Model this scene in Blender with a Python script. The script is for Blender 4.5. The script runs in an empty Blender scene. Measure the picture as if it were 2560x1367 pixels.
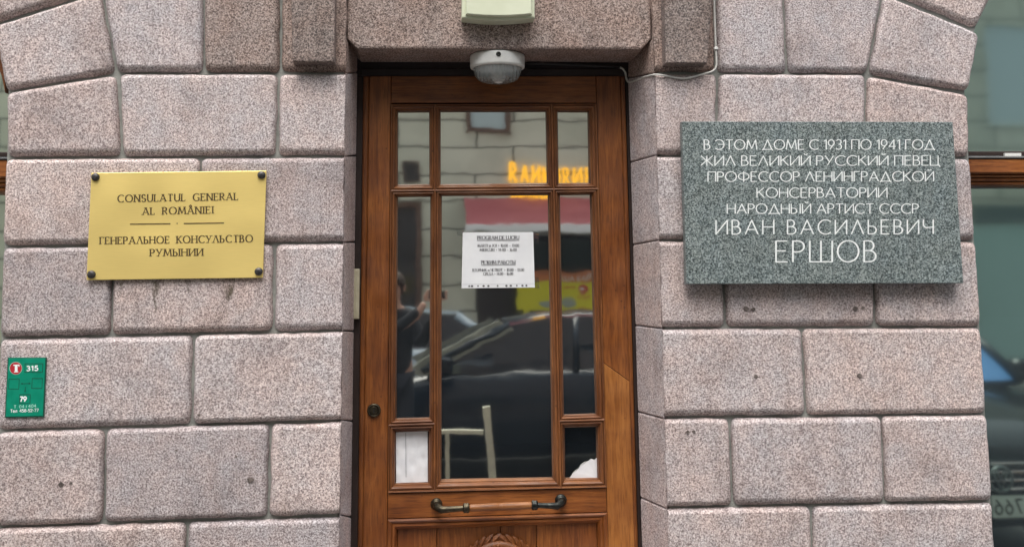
import bpy, math, random
from mathutils import Vector, Matrix, noise
random.seed(7)
C = bpy.context.scene
COL = C.collection
R = math.radians

# ------------------------------------------------------------------ camera
F, PX, PY = 2600.0, 1280.0, 407.0           # focal length and principal point in photo pixels
CAM = Vector((0.0, -4.09, 1.60))
ROT = Matrix.Rotation(-0.0725, 3, 'Z') @ Matrix.Rotation(math.pi / 2 + 0.125, 3, 'X') @ Matrix.Rotation(-0.0097, 3, 'Z')
cam = bpy.data.objects.new('camera', bpy.data.cameras.new('camera'))
COL.objects.link(cam)
cam.matrix_world = Matrix.Translation(CAM) @ ROT.to_4x4()
cam.data.sensor_fit = 'HORIZONTAL'
cam.data.sensor_width = 36.0
cam.data.lens = 36.0 * F / 2560.0
cam.data.shift_y = (PY - 683.5) / 2560.0
cam.data.clip_start = 0.01
cam.data.clip_end = 400.0
C.camera = cam

# ------------------------------------------------------------------ sky, sun, exposure
world = bpy.data.worlds.new("World")
C.world = world
world.use_nodes = True
wn, wl = world.node_tree.nodes, world.node_tree.links
bg = wn['Background']
sky = wn.new('ShaderNodeTexSky')
sky.sky_type = 'NISHITA'
sky.sun_disc = False
sky.sun_elevation = R(66)
sky.sun_rotation = R(192)
sky.air_density = 1.0
sky.dust_density = 4.0
hs = wn.new('ShaderNodeHueSaturation')
hs.inputs['Saturation'].default_value = 0.30
wl.new(sky.outputs[0], hs.inputs['Color'])
wl.new(hs.outputs[0], bg.inputs[0])
bg.inputs[1].default_value = 0.15
sun = bpy.data.objects.new('sun', bpy.data.lights.new('sun', 'SUN'))
COL.objects.link(sun)
sun.data.energy = 1.4
sun.data.angle = R(45)
sun.data.color = (1.0, 0.96, 0.90)
sun.rotation_euler = (R(25), 0, R(-12))
C.view_settings.view_transform = 'Standard'
C.view_settings.look = 'None'
C.view_settings.exposure = 0.95
C.view_settings.gamma = 1.0
C.cycles.max_bounces = 8
C.cycles.transparent_max_bounces = 12

# ------------------------------------------------------------------ helpers
def at(px, py, Y=0.0):
    """The point of the vertical plane y = Y that the photo shows at pixel (px, py)."""
    v = ROT @ Vector(((px - PX) / F, -(py - PY) / F, -1.0))
    return CAM + v * ((Y - CAM.y) / v.y)

GL = 0.30                                   # plane of the door glass
def mir(px, py, Yr, G=GL):
    """The real point, on the plane y = Yr, whose reflection in the glass the photo shows at (px, py)."""
    p = at(px, py, 2 * G - Yr)
    return Vector((p.x, Yr, p.z))

class MB:
    def __init__(s): s.v, s.f, s.m, s.sm, s.t = [], [], [], [], []
    def add(s, vs, fs, mi=0, smooth=False, tint=0.5):
        b = len(s.v)
        s.v += [Vector(v) for v in vs]
        s.t += [tint] * len(vs)
        for f in fs:
            s.f.append([b + i for i in f]); s.m.append(mi); s.sm.append(smooth)
    def box(s, a, b, mi=0, tint=0.5, bev=0.0):
        x0, x1 = sorted((a[0], b[0])); y0, y1 = sorted((a[1], b[1])); z0, z1 = sorted((a[2], b[2]))
        if bev <= 0:
            vs = [(x, y, z) for z in (z0, z1) for y in (y0, y1) for x in (x0, x1)]
            s.add(vs, [(0, 2, 3, 1), (4, 5, 7, 6), (0, 1, 5, 4), (2, 6, 7, 3), (0, 4, 6, 2), (1, 3, 7, 5)], mi, False, tint)
        else:
            rings = []
            for z, k in ((z0, bev), (z0 + bev, 0), (z1 - bev, 0), (z1, bev)):
                q = []
                for cx, cy, sx, sy in ((x0, y0, 1, 1), (x1, y0, -1, 1), (x1, y1, -1, -1), (x0, y1, 1, -1)):
                    e = [(cx + sx * k, cy + sy * (bev + k)), (cx + sx * (bev + k), cy + sy * k)]
                    q += e if sx * sy < 0 and False else (e if (sx, sy) in ((1, 1), (-1, -1)) else e[::-1])
                rings.append([(x, y, z) for x, y in q])
            s.loft(rings, mi, False, tint, caps=True)
    def loft(s, rings, mi=0, smooth=False, tint=0.5, caps=True, closed=True):
        n = len(rings[0]); vs = [p for r in rings for p in r]; fs = []
        for k in range(len(rings) - 1):
            for i in range(n if closed else n - 1):
                j = (i + 1) % n
                fs.append((k * n + i, k * n + j, (k + 1) * n + j, (k + 1) * n + i))
        b = len(s.f)
        s.add(vs, fs, mi, smooth, tint)
        if caps:
            base = len(s.v) - len(vs)
            for f in ([base + i for i in range(n)][::-1], [base + (len(rings) - 1) * n + i for i in range(n)]):
                s.f.append(f); s.m.append(mi); s.sm.append(False)
    def tube(s, pts, r, mi=0, n=10, tint=0.5):
        pts = [Vector(p) for p in pts]; rs = r if isinstance(r, (list, tuple)) else [r] * len(pts)
        rings = []; up = Vector((0.13, 0.31, 0.94))
        for i, p in enumerate(pts):
            d = (pts[min(i + 1, len(pts) - 1)] - pts[max(i - 1, 0)]).normalized()
            a = d.cross(up)
            if a.length < 0.05: a = d.cross(Vector((1, 0, 0)))
            a.normalize(); b = d.cross(a).normalized()
            rings.append([p + (a * math.cos(2 * math.pi * k / n) + b * math.sin(2 * math.pi * k / n)) * rs[i] for k in range(n)])
        s.loft(rings, mi, True, tint)
    def lathe(s, c, axis, prof, mi=0, n=32, sx=1.0, tint=0.5, caps=True):
        """prof: (radius, distance along axis); axis 'x','y','z' with sign."""
        sg = -1 if axis[0] == '-' else 1; ax = axis[-1]; rings = []
        for r, h in prof:
            q = []
            for k in range(n):
                a = 2 * math.pi * k / n; u, w = r * math.cos(a), r * math.sin(a)
                q.append({'z': (u, w * sx, sg * h), 'y': (u, sg * h, w), 'x': (sg * h, u, w)}[ax])
            rings.append([Vector(c) + Vector(p) for p in q])
        s.loft(rings, mi, True, tint, caps)
    def build(s, name, mats, parent=None):
        me = bpy.data.meshes.new(name)
        me.from_pydata([tuple(v) for v in s.v], [], s.f)
        for m in (mats if isinstance(mats, (list, tuple)) else [mats]): me.materials.append(m)
        me.polygons.foreach_set('material_index', s.m)
        me.polygons.foreach_set('use_smooth', s.sm)
        a = me.attributes.new('tint', 'FLOAT', 'POINT'); a.data.foreach_set('value', s.t)
        me.update()
        import bmesh
        bm = bmesh.new(); bm.from_mesh(me); bmesh.ops.recalc_face_normals(bm, faces=bm.faces); bm.to_mesh(me); bm.free()
        o = bpy.data.objects.new(name, me); COL.objects.link(o)
        if parent:
            o.parent = parent; o.matrix_parent_inverse = Matrix.Translation(-parent.location) if parent.type == 'EMPTY' else Matrix.Identity(4)
        return o

def empty(name, label, cat, loc=(0, 0, 0), group=None):
    o = bpy.data.objects.new(name, None); COL.objects.link(o)
    o.location = loc; o.empty_display_size = 0.1
    return tag(o, label, cat, group)

def tag(o, label=None, cat=None, group=None, kind=None):
    if label: o['label'] = label
    if cat: o['category'] = cat
    if group: o['group'] = group
    if kind: o['kind'] = kind
    return o

def copy_tree(o, parent=None):
    c = o.copy(); COL.objects.link(c)
    if parent: c.parent = parent
    for ch in list(o.children): copy_tree(ch, c)
    return c

# ------------------------------------------------------------------ materials
def mat(name, col=(0.5, 0.5, 0.5), rough=0.5, metal=0.0, spec=0.5):
    m = bpy.data.materials.new(name); m.use_nodes = True
    b = m.node_tree.nodes['Principled BSDF']
    b.inputs['Base Color'].default_value = (*col, 1)
    b.inputs['Roughness'].default_value = rough
    b.inputs['Metallic'].default_value = metal
    b.inputs['Specular IOR Level'].default_value = spec
    return m

class NT:
    """little wrapper to wire nodes"""
    def __init__(s, m): s.m, s.n, s.l = m, m.node_tree.nodes, m.node_tree.links; s.b = s.n['Principled BSDF']
    def new(s, t, **k):
        x = s.n.new(t)
        for a, v in k.items(): setattr(x, a, v)
        return x
    def link(s, a, b): s.l.new(a, b)
    def coords(s, scale=(1, 1, 1)):
        g = s.new('ShaderNodeNewGeometry'); mp = s.new('ShaderNodeMapping')
        mp.inputs['Scale'].default_value = scale
        s.link(g.outputs['Position'], mp.inputs[0]); return mp.outputs[0]
    def noise(s, vec, scale, detail=3, rough=0.55, dist=0.0):
        x = s.new('ShaderNodeTexNoise'); s.link(vec, x.inputs['Vector'])
        x.inputs['Scale'].default_value = scale; x.inputs['Detail'].default_value = detail
        x.inputs['Roughness'].default_value = rough; x.inputs['Distortion'].default_value = dist
        return x.outputs['Fac']
    def vor(s, vec, scale, feature='F1'):
        x = s.new('ShaderNodeTexVoronoi', feature=feature); s.link(vec, x.inputs['Vector']); x.inputs['Scale'].default_value = scale
        return x.outputs['Distance']
    def ramp(s, fac, stops, interp='LINEAR'):
        x = s.new('ShaderNodeValToRGB'); e = x.color_ramp.elements; x.color_ramp.interpolation = interp
        while len(e) > 1: e.remove(e[-1])
        e[0].position = stops[0][0]; e[0].color = (*stops[0][1], 1)
        for p, c in stops[1:]:
            q = e.new(p); q.color = (*c, 1)
        s.link(fac, x.inputs[0]); return x.outputs[0]
    def mix(s, fac, a, b, mode='MIX'):
        x = s.new('ShaderNodeMix', data_type='RGBA', blend_type=mode)
        for sock, v in ((x.inputs[0], fac), (x.inputs[6], a), (x.inputs[7], b)):
            if hasattr(v, 'node'): s.link(v, sock)
            elif isinstance(v, tuple): sock.default_value = (*v, 1)
            else: sock.default_value = v
        return x.outputs[2]
    def attr(s, name):
        x = s.new('ShaderNodeAttribute'); x.attribute_name = name; return x.outputs['Fac']
    def bump(s, h, dist, strength=1.0, prev=None):
        x = s.new('ShaderNodeBump'); x.inputs['Distance'].default_value = dist; x.inputs['Strength'].default_value = strength
        s.link(h, x.inputs['Height'])
        if prev: s.link(prev, x.inputs['Normal'])
        return x.outputs[0]

def g3(v): return (v, v, v)

def granite(name, dark, mid, light, scale=175.0, gain=1.0, rough=0.75, stain=0.35, tintc=((0.94, 0.965, 0.99), (1.05, 0.99, 0.965)), stainc=(0.45, 0.40, 0.38)):
    m = mat(name, rough=rough, spec=0.3); t = NT(m); P = t.coords()
    n1 = t.noise(P, scale, 2.0, 0.6, 0.9)
    c = t.ramp(n1, [(0.34, dark), (0.43, tuple((a * 2 + b) / 3 for a, b in zip(dark, mid))), (0.50, mid), (0.58, tuple((a + b * 2) / 3 for a, b in zip(mid, light))), (0.66, light)])
    # pink and grey feldspar drift
    va = t.new('ShaderNodeVectorMath', operation='ADD'); sc_ = t.new('ShaderNodeMath', operation='MULTIPLY'); t.link(t.attr('tint'), sc_.inputs[0]); sc_.inputs[1].default_value = 41.0; t.link(P, va.inputs[0]); t.link(sc_.outputs[0], va.inputs[1]); PB = va.outputs[0]
    n2 = t.noise(PB, 9.0, 4, 0.6)
    c = t.mix(t.ramp(n2, [(0.35, g3(0)), (0.65, g3(1))]), t.mix(1.0, c, tintc[0], 'MULTIPLY'), t.mix(1.0, c, tintc[1], 'MULTIPLY'))
    # biotite spots
    v = t.vor(P, 42.0); n3 = t.noise(PB, 4.0, 2)
    spots = t.ramp(v, [(0.06, g3(1)), (0.17, g3(0))])
    sm = t.new('ShaderNodeMath', operation='MULTIPLY'); t.link(spots, sm.inputs[0]); t.link(t.ramp(n3, [(0.44, g3(0)), (0.56, g3(1.0))]), sm.inputs[1])
    c = t.mix(sm.outputs[0], c, tuple(x * 0.9 for x in dark))
    # weather stain of its own shape
    n4 = t.noise(PB, 4.2, 5, 0.65)
    st = t.ramp(n4, [(0.50, g3(0)), (0.72, g3(stain))])
    c = t.mix(st, c, t.mix(1.0, c, stainc, 'MULTIPLY'))
    n5 = t.noise(t.coords((1, 1, .14)), 15.0, 4, 0.6)
    c = t.mix(t.ramp(n5, [(0.52, g3(0)), (0.74, g3(0.45))]), c, t.mix(1.0, c, (0.62, 0.58, 0.55), 'MULTIPLY'))
    # each block's own tone
    tr = t.ramp(t.attr('tint'), [(0.0, (0.80, 0.83, 0.86)), (0.35, (1.0, .96, .93)), (0.6, (.97, 1, 1.02)), (1.0, (1.14, 1.10, 1.06))])
    c = t.mix(1.0, c, tr, 'MULTIPLY')
    t.link(c, t.b.inputs['Base Color'])
    nb = t.noise(P, scale * 0.8, 3, 0.6)
    t.link(t.bump(nb, 0.0024, 0.7, t.bump(t.noise(P, 14, 3), 0.004, 0.5)), t.b.inputs['Normal'])
    return m

GRAN = granite('pink_granite', (0.190, 0.155, 0.154), (0.455, 0.388, 0.380), (0.72, 0.652, 0.638), stain=0.5)
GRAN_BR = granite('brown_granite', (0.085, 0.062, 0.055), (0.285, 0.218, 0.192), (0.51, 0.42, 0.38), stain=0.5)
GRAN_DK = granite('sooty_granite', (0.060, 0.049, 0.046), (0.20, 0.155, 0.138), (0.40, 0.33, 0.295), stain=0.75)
PLAQ = granite('green_grey_granite', (0.024, 0.034, 0.036), (0.138, 0.166, 0.164), (0.37, 0.41, 0.40), scale=190, rough=0.45, stain=0.0,
               tintc=((0.96, 1.0, 1.03), (1.0, 1.0, 0.98)))

def mottled(name, a, b, scale, rough=0.7, bump=0.0, bscale=60, metal=0.0, spec=0.4):
    m = mat(name, rough=rough, metal=metal, spec=spec); t = NT(m); P = t.coords()
    t.link(t.ramp(t.noise(P, scale, 4, 0.6), [(0.35, a), (0.65, b)]), t.b.inputs['Base Color'])
    if bump: t.link(t.bump(t.noise(P, bscale, 3), bump), t.b.inputs['Normal'])
    return m

MORTAR = mottled('mortar', (0.20, 0.205, 0.19), (0.31, 0.315, 0.29), 18, 0.9, 0.002, 120)

def wood(name, dark, mid, light, along='z', rough=0.42, coat=0.0):
    m = mat(name, rough=rough, spec=0.45); t = NT(m)
    sc = {'z': (1, 1, 0.07), 'x': (0.07, 1, 1)}[along]
    P = t.coords(sc)
    g = t.noise(P, 60, 4, 0.6, 0.8)
    g2 = t.noise(P, 190, 2, 0.5)
    c = t.ramp(g, [(0.12, dark), (0.46, mid), (0.80, light)])
    c = t.mix(t.ramp(g2, [(0.36, g3(0.45)), (0.48, g3(0))]), c, dark)
    big = t.noise(t.coords(), 3.2, 4, 0.6)
    c = t.mix(t.ramp(big, [(0.38, g3(0.0)), (0.64, g3(0.85))]), c, t.mix(1.0, c, (0.56, 0.47, 0.42), 'MULTIPLY'))
    spots = t.vor(t.coords(), 16)
    c = t.mix(t.ramp(spots, [(0.04, g3(0.7)), (0.09, g3(0))]), c, dark)
    t.link(t.mix(1.0, c, t.ramp(t.attr('tint'), [(0, g3(0.72)), (0.5, g3(1)), (1, g3(1.25))]), 'MULTIPLY'), t.b.inputs['Base Color'])
    t.link(t.bump(g2, 0.0008, 0.6, t.bump(g, 0.0010, 0.6)), t.b.inputs['Normal'])
    t.link(t.ramp(t.noise(t.coords(), 8, 3), [(0.3, g3(rough - 0.08)), (0.7, g3(rough + 0.16))]), t.b.inputs['Roughness'])
    return m

WV = wood('varnished_oak_upright', (0.072, 0.021, 0.006), (0.228, 0.072, 0.0155), (0.35, 0.125, 0.029), 'z')
WH = wood('varnished_oak_crosswise', (0.072, 0.021, 0.006), (0.228, 0.072, 0.0155), (0.35, 0.125, 0.029), 'x')
WP = wood('pale_new_oak', (0.15, 0.050, 0.012), (0.325, 0.122, 0.028), (0.43, 0.180, 0.046), 'z')
WM = wood('moulding_oak_upright', (0.050, 0.017, 0.007), (0.180, 0.062, 0.017), (0.29, 0.115, 0.035), 'z', 0.5)
WMH = wood('moulding_oak_crosswise', (0.050, 0.017, 0.007), (0.180, 0.062, 0.017), (0.29, 0.115, 0.035), 'x', 0.5)
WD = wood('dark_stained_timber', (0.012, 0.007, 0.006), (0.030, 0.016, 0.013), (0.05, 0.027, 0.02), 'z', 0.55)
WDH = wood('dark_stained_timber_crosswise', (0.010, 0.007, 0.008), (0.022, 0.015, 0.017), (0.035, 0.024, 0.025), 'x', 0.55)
WW = wood('orange_oak_crosswise', (0.10, 0.025, 0.006), (0.27, 0.085, 0.018), (0.42, 0.16, 0.04), 'x', 0.45)

def pane_mat(name, refl, tint, trans, wob=0.00045, wscale=5.5, seed=0.0, dust=0.026, rough=0.030):
    m = bpy.data.materials.new(name); m.use_nodes = True; t = m.node_tree
    for n in list(t.nodes): t.nodes.remove(n)
    out = t.nodes.new('ShaderNodeOutputMaterial'); gl = t.nodes.new('ShaderNodeBsdfGlossy'); tr = t.nodes.new('ShaderNodeBsdfTransparent'); mx = t.nodes.new('ShaderNodeMixShader')
    gl.inputs['Color'].default_value = (*tint, 1); gl.inputs['Roughness'].default_value = rough
    tr.inputs['Color'].default_value = (*trans, 1); mx.inputs[0].default_value = refl
    g = t.nodes.new('ShaderNodeNewGeometry'); mp = t.nodes.new('ShaderNodeMapping'); mp.inputs['Location'].default_value = (seed, seed * 1.7, seed * 0.6); mp.inputs['Scale'].default_value = (0.8, 1, 1.25)
    nz = t.nodes.new('ShaderNodeTexNoise'); nz.inputs['Scale'].default_value = wscale; nz.inputs['Detail'].default_value = 2.0; nz.inputs['Roughness'].default_value = 0.45
    bp = t.nodes.new('ShaderNodeBump'); bp.inputs['Distance'].default_value = wob
    t.links.new(g.outputs['Position'], mp.inputs[0]); t.links.new(mp.outputs[0], nz.inputs[0]); t.links.new(nz.outputs['Fac'], bp.inputs['Height'])
    t.links.new(bp.outputs[0], gl.inputs['Normal']); t.links.new(tr.outputs[0], mx.inputs[1]); t.links.new(gl.outputs[0], mx.inputs[2]); df = t.nodes.new('ShaderNodeBsdfDiffuse'); df.inputs['Color'].default_value = (.34, .42, .50, 1)
    m2 = t.nodes.new('ShaderNodeMixShader'); m2.inputs[0].default_value = dust; t.links.new(mx.outputs[0], m2.inputs[1]); t.links.new(df.outputs[0], m2.inputs[2]); t.links.new(m2.outputs[0], out.inputs[0])
    return m

BRASS = None
def brushed(name, col, rough):
    m = mat(name, col, rough, 0.50); t = NT(m)
    P = t.coords((1.2, 1, 60))
    n = t.noise(P, 18, 3, 0.6)
    t.link(t.ramp(n, [(0.3, tuple(c * 0.93 for c in col)), (0.7, col)]), t.b.inputs['Base Color'])
    t.link(t.bump(n, 0.0002, 0.3, t.bump(t.noise(t.coords(), 2.6, 1.0), 0.035, 1.0)), t.b.inputs['Normal'])
    t.b.inputs['Anisotropic'].default_value = 0.4
    return m
BRASS = brushed('brushed_brass', (1.0, 0.765, 0.27), 0.40)
BRONZE = mottled('old_bronze', (0.030, 0.026, 0.020), (0.085, 0.070, 0.045), 40, 0.42, 0.001, 90, 0.85)
IRON = mottled('blackened_metal', (0.018, 0.020, 0.020), (0.06, 0.062, 0.055), 30, 0.40, 0.001, 90, 0.8)
BOLT = mottled('dull_steel', (0.045, 0.043, 0.045), (0.10, 0.095, 0.095), 120, 0.45, 0.0, 90, 0.7)
INK = mat('engraved_brown', (0.060, 0.034, 0.006), 0.6)
WHITE_INC = mottled('white_letter_paint', (0.72, 0.75, 0.74), (0.82, 0.84, 0.83), 60, 0.7)
WHITE = mottled('white_paint', (0.70, 0.70, 0.67), (0.80, 0.80, 0.77), 25, 0.45)
CREAM = mottled('cream_plastic', (0.60, 0.63, 0.47), (0.66, 0.69, 0.53), 8, 0.4)
PAPER = mottled('paper_sheet', (0.72, 0.73, 0.76), (0.80, 0.80, 0.82), 10, 0.35, 0.003, 12)
BLACK = mat('black_ink', (0.02, 0.02, 0.022), 0.7)
GREYINK = mat('toner_print', (0.10, 0.10, 0.11), 0.7)
GREEN = mottled('green_enamel', (0.0, 0.20, 0.12), (0.003, 0.245, 0.15), 20, 0.3)
GREEN_D = mat('dark_green_line', (0.002, 0.075, 0.045), 0.5)
RED = mat('red_enamel', (0.42, 0.025, 0.035), 0.35)
SIGNW = mat('white_enamel', (0.82, 0.85, 0.84), 0.35)
SIGNF = mat('faded_white_enamel', (0.35, 0.68, 0.56), 0.45)
BEIGE = mottled('beige_plastic', (0.40, 0.36, 0.25), (0.47, 0.43, 0.31), 20, 0.45)
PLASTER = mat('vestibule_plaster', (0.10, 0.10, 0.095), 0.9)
RUBBER = mat('black_rubber', (0.02, 0.02, 0.02), 0.8)

# ------------------------------------------------------------------ lettering: one stroke alphabet for every sign
def A(cx, cy, rx, ry, a0, a1, n=14):
    return [(cx + rx * math.cos(R(a0 + (a1 - a0) * i / n)), cy + ry * math.sin(R(a0 + (a1 - a0) * i / n))) for i in range(n + 1)]
G = {}
def gl(ch, w, *st):
    for c in ch: G[c] = (w, st)
gl('АA', .78, [(0, 0), (.39, 1)], [(.39, 1), (.78, 0)], [(.14, .33), (.64, .33)])
gl('Â', .78, [(0, 0), (.39, 1)], [(.39, 1), (.78, 0)], [(.14, .33), (.64, .33)], [(.24, 1.08), (.39, 1.24), (.54, 1.08)])
gl('Б', .50, [(.45, 1), (0, 1), (0, 0)], [(0, .56), (.22, .56)] + A(.22, .28, .26, .28, 90, -90) + [(0, 0)])
gl('ВB', .52, [(0, 0), (0, 1)], [(0, 1), (.20, 1)] + A(.20, .765, .22, .235, 90, -90, 10) + [(0, .53)], [(.2, .53), (.24, .53)] + A(.24, .265, .27, .265, 90, -90, 10) + [(0, 0)])
gl('Г', .46, [(0, 0), (0, 1)], [(0, 1), (.46, 1)])
gl('Д', .88, [(.06, 0), (.44, 1)], [(.44, 1), (.82, 0)], [(-.02, 0), (.90, 0)], [(0, 0), (-.02, -.10)], [(.88, 0), (.90, -.10)])
gl('ЕE', .50, [(0, 0), (0, 1)], [(0, 1), (.48, 1)], [(0, .53), (.42, .53)], [(0, 0), (.50, 0)])
gl('Ж', .96, [(.48, 0), (.48, 1)], [(.02, 1), (.46, .50)], [(.94, 1), (.50, .50)], [(.0, 0), (.44, .50)], [(.96, 0), (.52, .50)])
gl('И', .70, [(0, 1), (0, 0)], [(0, 0), (.70, 1)], [(.70, 1), (.70, 0)])
gl('Й', .70, [(0, 1), (0, 0)], [(0, 0), (.70, 1)], [(.70, 1), (.70, 0)], A(.35, 1.22, .13, .10, 190, 350, 6))
gl('КK', .60, [(0, 0), (0, 1)], [(.56, 1), (.02, .46)], [(.16, .59), (.60, 0)])
gl('Л', .74, [(0, 0), (.37, 1)], [(.37, 1), (.74, 0)])
gl('МM', .92, [(0, 0), (.12, 1)], [(.12, 1), (.46, .08)], [(.46, .08), (.80, 1)], [(.80, 1), (.92, 0)])
gl('НH', .68, [(0, 0), (0, 1)], [(.68, 0), (.68, 1)], [(0, .52), (.68, .52)])
gl('ОO', .92, A(.46, .5, .46, .51, 90, 450, 28))
gl('П', .66, [(0, 0), (0, 1)], [(0, 1), (.66, 1)], [(.66, 1), (.66, 0)])
gl('РP', .50, [(0, 0), (0, 1)], [(0, 1), (.22, 1)] + A(.22, .74, .27, .26, 90, -90, 10) + [(0, .48)])
gl('R', .58, [(0, 0), (0, 1)], [(0, 1), (.22, 1)] + A(.22, .75, .26, .25, 90, -90, 10) + [(0, .50)], [(.2, .5), (.58, 0)])
gl('СC', .76, A(.46, .5, .46, .51, 48, 312, 22))
gl('G', .80, A(.46, .5, .46, .51, 48, 312, 22), [(.77, .12), (.77, .44)], [(.55, .44), (.80, .44)])
gl('ТT', .62, [(.31, 0), (.31, 1)], [(0, 1), (.62, 1)])
gl('Ț', .62, [(.31, 0), (.31, 1)], [(0, 1), (.62, 1)], [(.33, -.14), (.28, -.30)])
gl('У', .66, [(0, 1), (.36, .36)], [(.66, 1), (.18, 0)])
gl('Ф', .92, [(.46, -.02), (.46, 1.04)], A(.46, .53, .45, .36, 90, 450, 24))
gl('Ц', .74, [(0, 1), (0, 0)], [(0, 0), (.74, 0)], [(.62, 1), (.62, 0)], [(.73, 0), (.76, -.14)])
gl('Ч', .60, [(0, 1), (0, .66)] + A(.24, .66, .24, .22, 180, 270, 6) + [(.60, .50)], [(.60, 1), (.60, 0)])
gl('Ш', .98, [(0, 1), (0, 0)], [(.49, 1), (.49, 0)], [(.98, 1), (.98, 0)], [(0, 0), (.98, 0)])
gl('Ь', .50, [(0, 1), (0, 0)], [(0, .55), (.22, .55)] + A(.22, .275, .27, .275, 90, -90, 10) + [(0, 0)])
gl('Ы', .78, [(0, 1), (0, 0)], [(0, .55), (.20, .55)] + A(.20, .275, .26, .275, 90, -90, 10) + [(0, 0)], [(.76, 0), (.76, 1)])
gl('Э', .74, A(.28, .5, .46, .51, 132, -132, 22), [(.22, .52), (.74, .52)])
gl('N', .70, [(0, 0), (0, 1)], [(0, 1), (.70, 0)], [(.70, 0), (.70, 1)])
gl('Я', .58, [(.58, 0), (.58, 1)], [(.58, 1), (.36, 1)] + A(.36, .75, .26, .25, 90, 270, 10) + [(.58, .50)], [(.38, .5), (0, 0)])
gl('S', .50, A(.25, .755, .23, .255, 30, 270, 12)[:-1] + A(.25, .25, .25, .255, 90, -150, 12))
gl('U', .66, [(0, 1), (0, .33)] + A(.33, .33, .33, .34, 180, 360, 12) + [(.66, 1)])
gl('L', .46, [(0, 1), (0, 0)], [(0, 0), (.46, 0)])
gl('I', .12, [(.06, 0), (.06, 1)])
gl('D', .74, [(0, 0), (0, 1)], [(0, 1), (.28, 1)] + A(.28, .5, .45, .5, 90, -90, 16) + [(0, 0)])
gl('J', .34, [(.30, 1), (.30, .2)] + A(.15, .2, .15, .2, 0, -120, 8))
gl('0', .54, A(.27, .5, .27, .51, 90, 450, 22))
gl('1', .22, [(.20, 0), (.20, 1)], [(.20, 1), (0, .82)])
gl('2', .50, A(.25, .73, .25, .28, 165, -30, 12) + [(0, 0)], [(0, 0), (.52, 0)])
gl('3', .48, A(.22, .76, .22, .25, 140, -90, 10), A(.22, .27, .26, .27, 90, -145, 12))
gl('4', .58, [(.44, 0), (.44, 1)], [(.44, 1), (0, .30)], [(0, .30), (.60, .30)])
gl('5', .48, [(.44, 1), (.10, 1)], [(.10, 1), (.06, .56)] + A(.21, .31, .26, .31, 120, -140, 14))
gl('6', .52, [(.42, .98), (.08, .50)], A(.26, .30, .26, .31, 90, 450, 18))
gl('7', .50, [(0, 1), (.50, 1)], [(.50, 1), (.14, 0)])
gl('8', .50, A(.25, .76, .21, .24, 90, 450, 14), A(.25, .26, .25, .27, 90, 450, 16))
gl('9', .54, A(.26, .68, .26, .32, 90, 450, 18), [(.50, .58), (.14, 0)])
gl('>', .44, [(0, .72), (.44, .45)], [(.44, .45), (0, .18)])
gl('-', .30, [(0, .40), (.30, .40)])
gl('–', .50, [(0, .40), (.50, .40)])
gl('|', .0, [(0, .05), (0, .8)])
gl('.', .04, [(0, .03), (.03, .03)])
gl('·', .04, [(0, .5), (.03, .5)])
gl(':', .04, [(0, .08), (.03, .08)], [(0, .55), (.03, .55)])
gl('и', .46, [(0, .66), (0, 0)], [(0, 0), (.46, .66)], [(.46, .66), (.46, 0)])
gl('ș', .34, A(.17, .49, .15, .17, 30, 270, 8)[:-1] + A(.17, .16, .17, .17, 90, -150, 8), [(.19, -.14), (.15, -.26)])
gl('i', .0, [(0, 0), (0, .64)], [(0, .88), (.02, .88)])
gl('е', .46, [(0.02, .34), (.46, .34)], A(.23, .33, .23, .34, 0, 310, 14))
gl('л', .46, [(0, 0), (.16, .66)], [(.16, .66), (.46, .66)], [(.46, .66), (.46, 0)])

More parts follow.
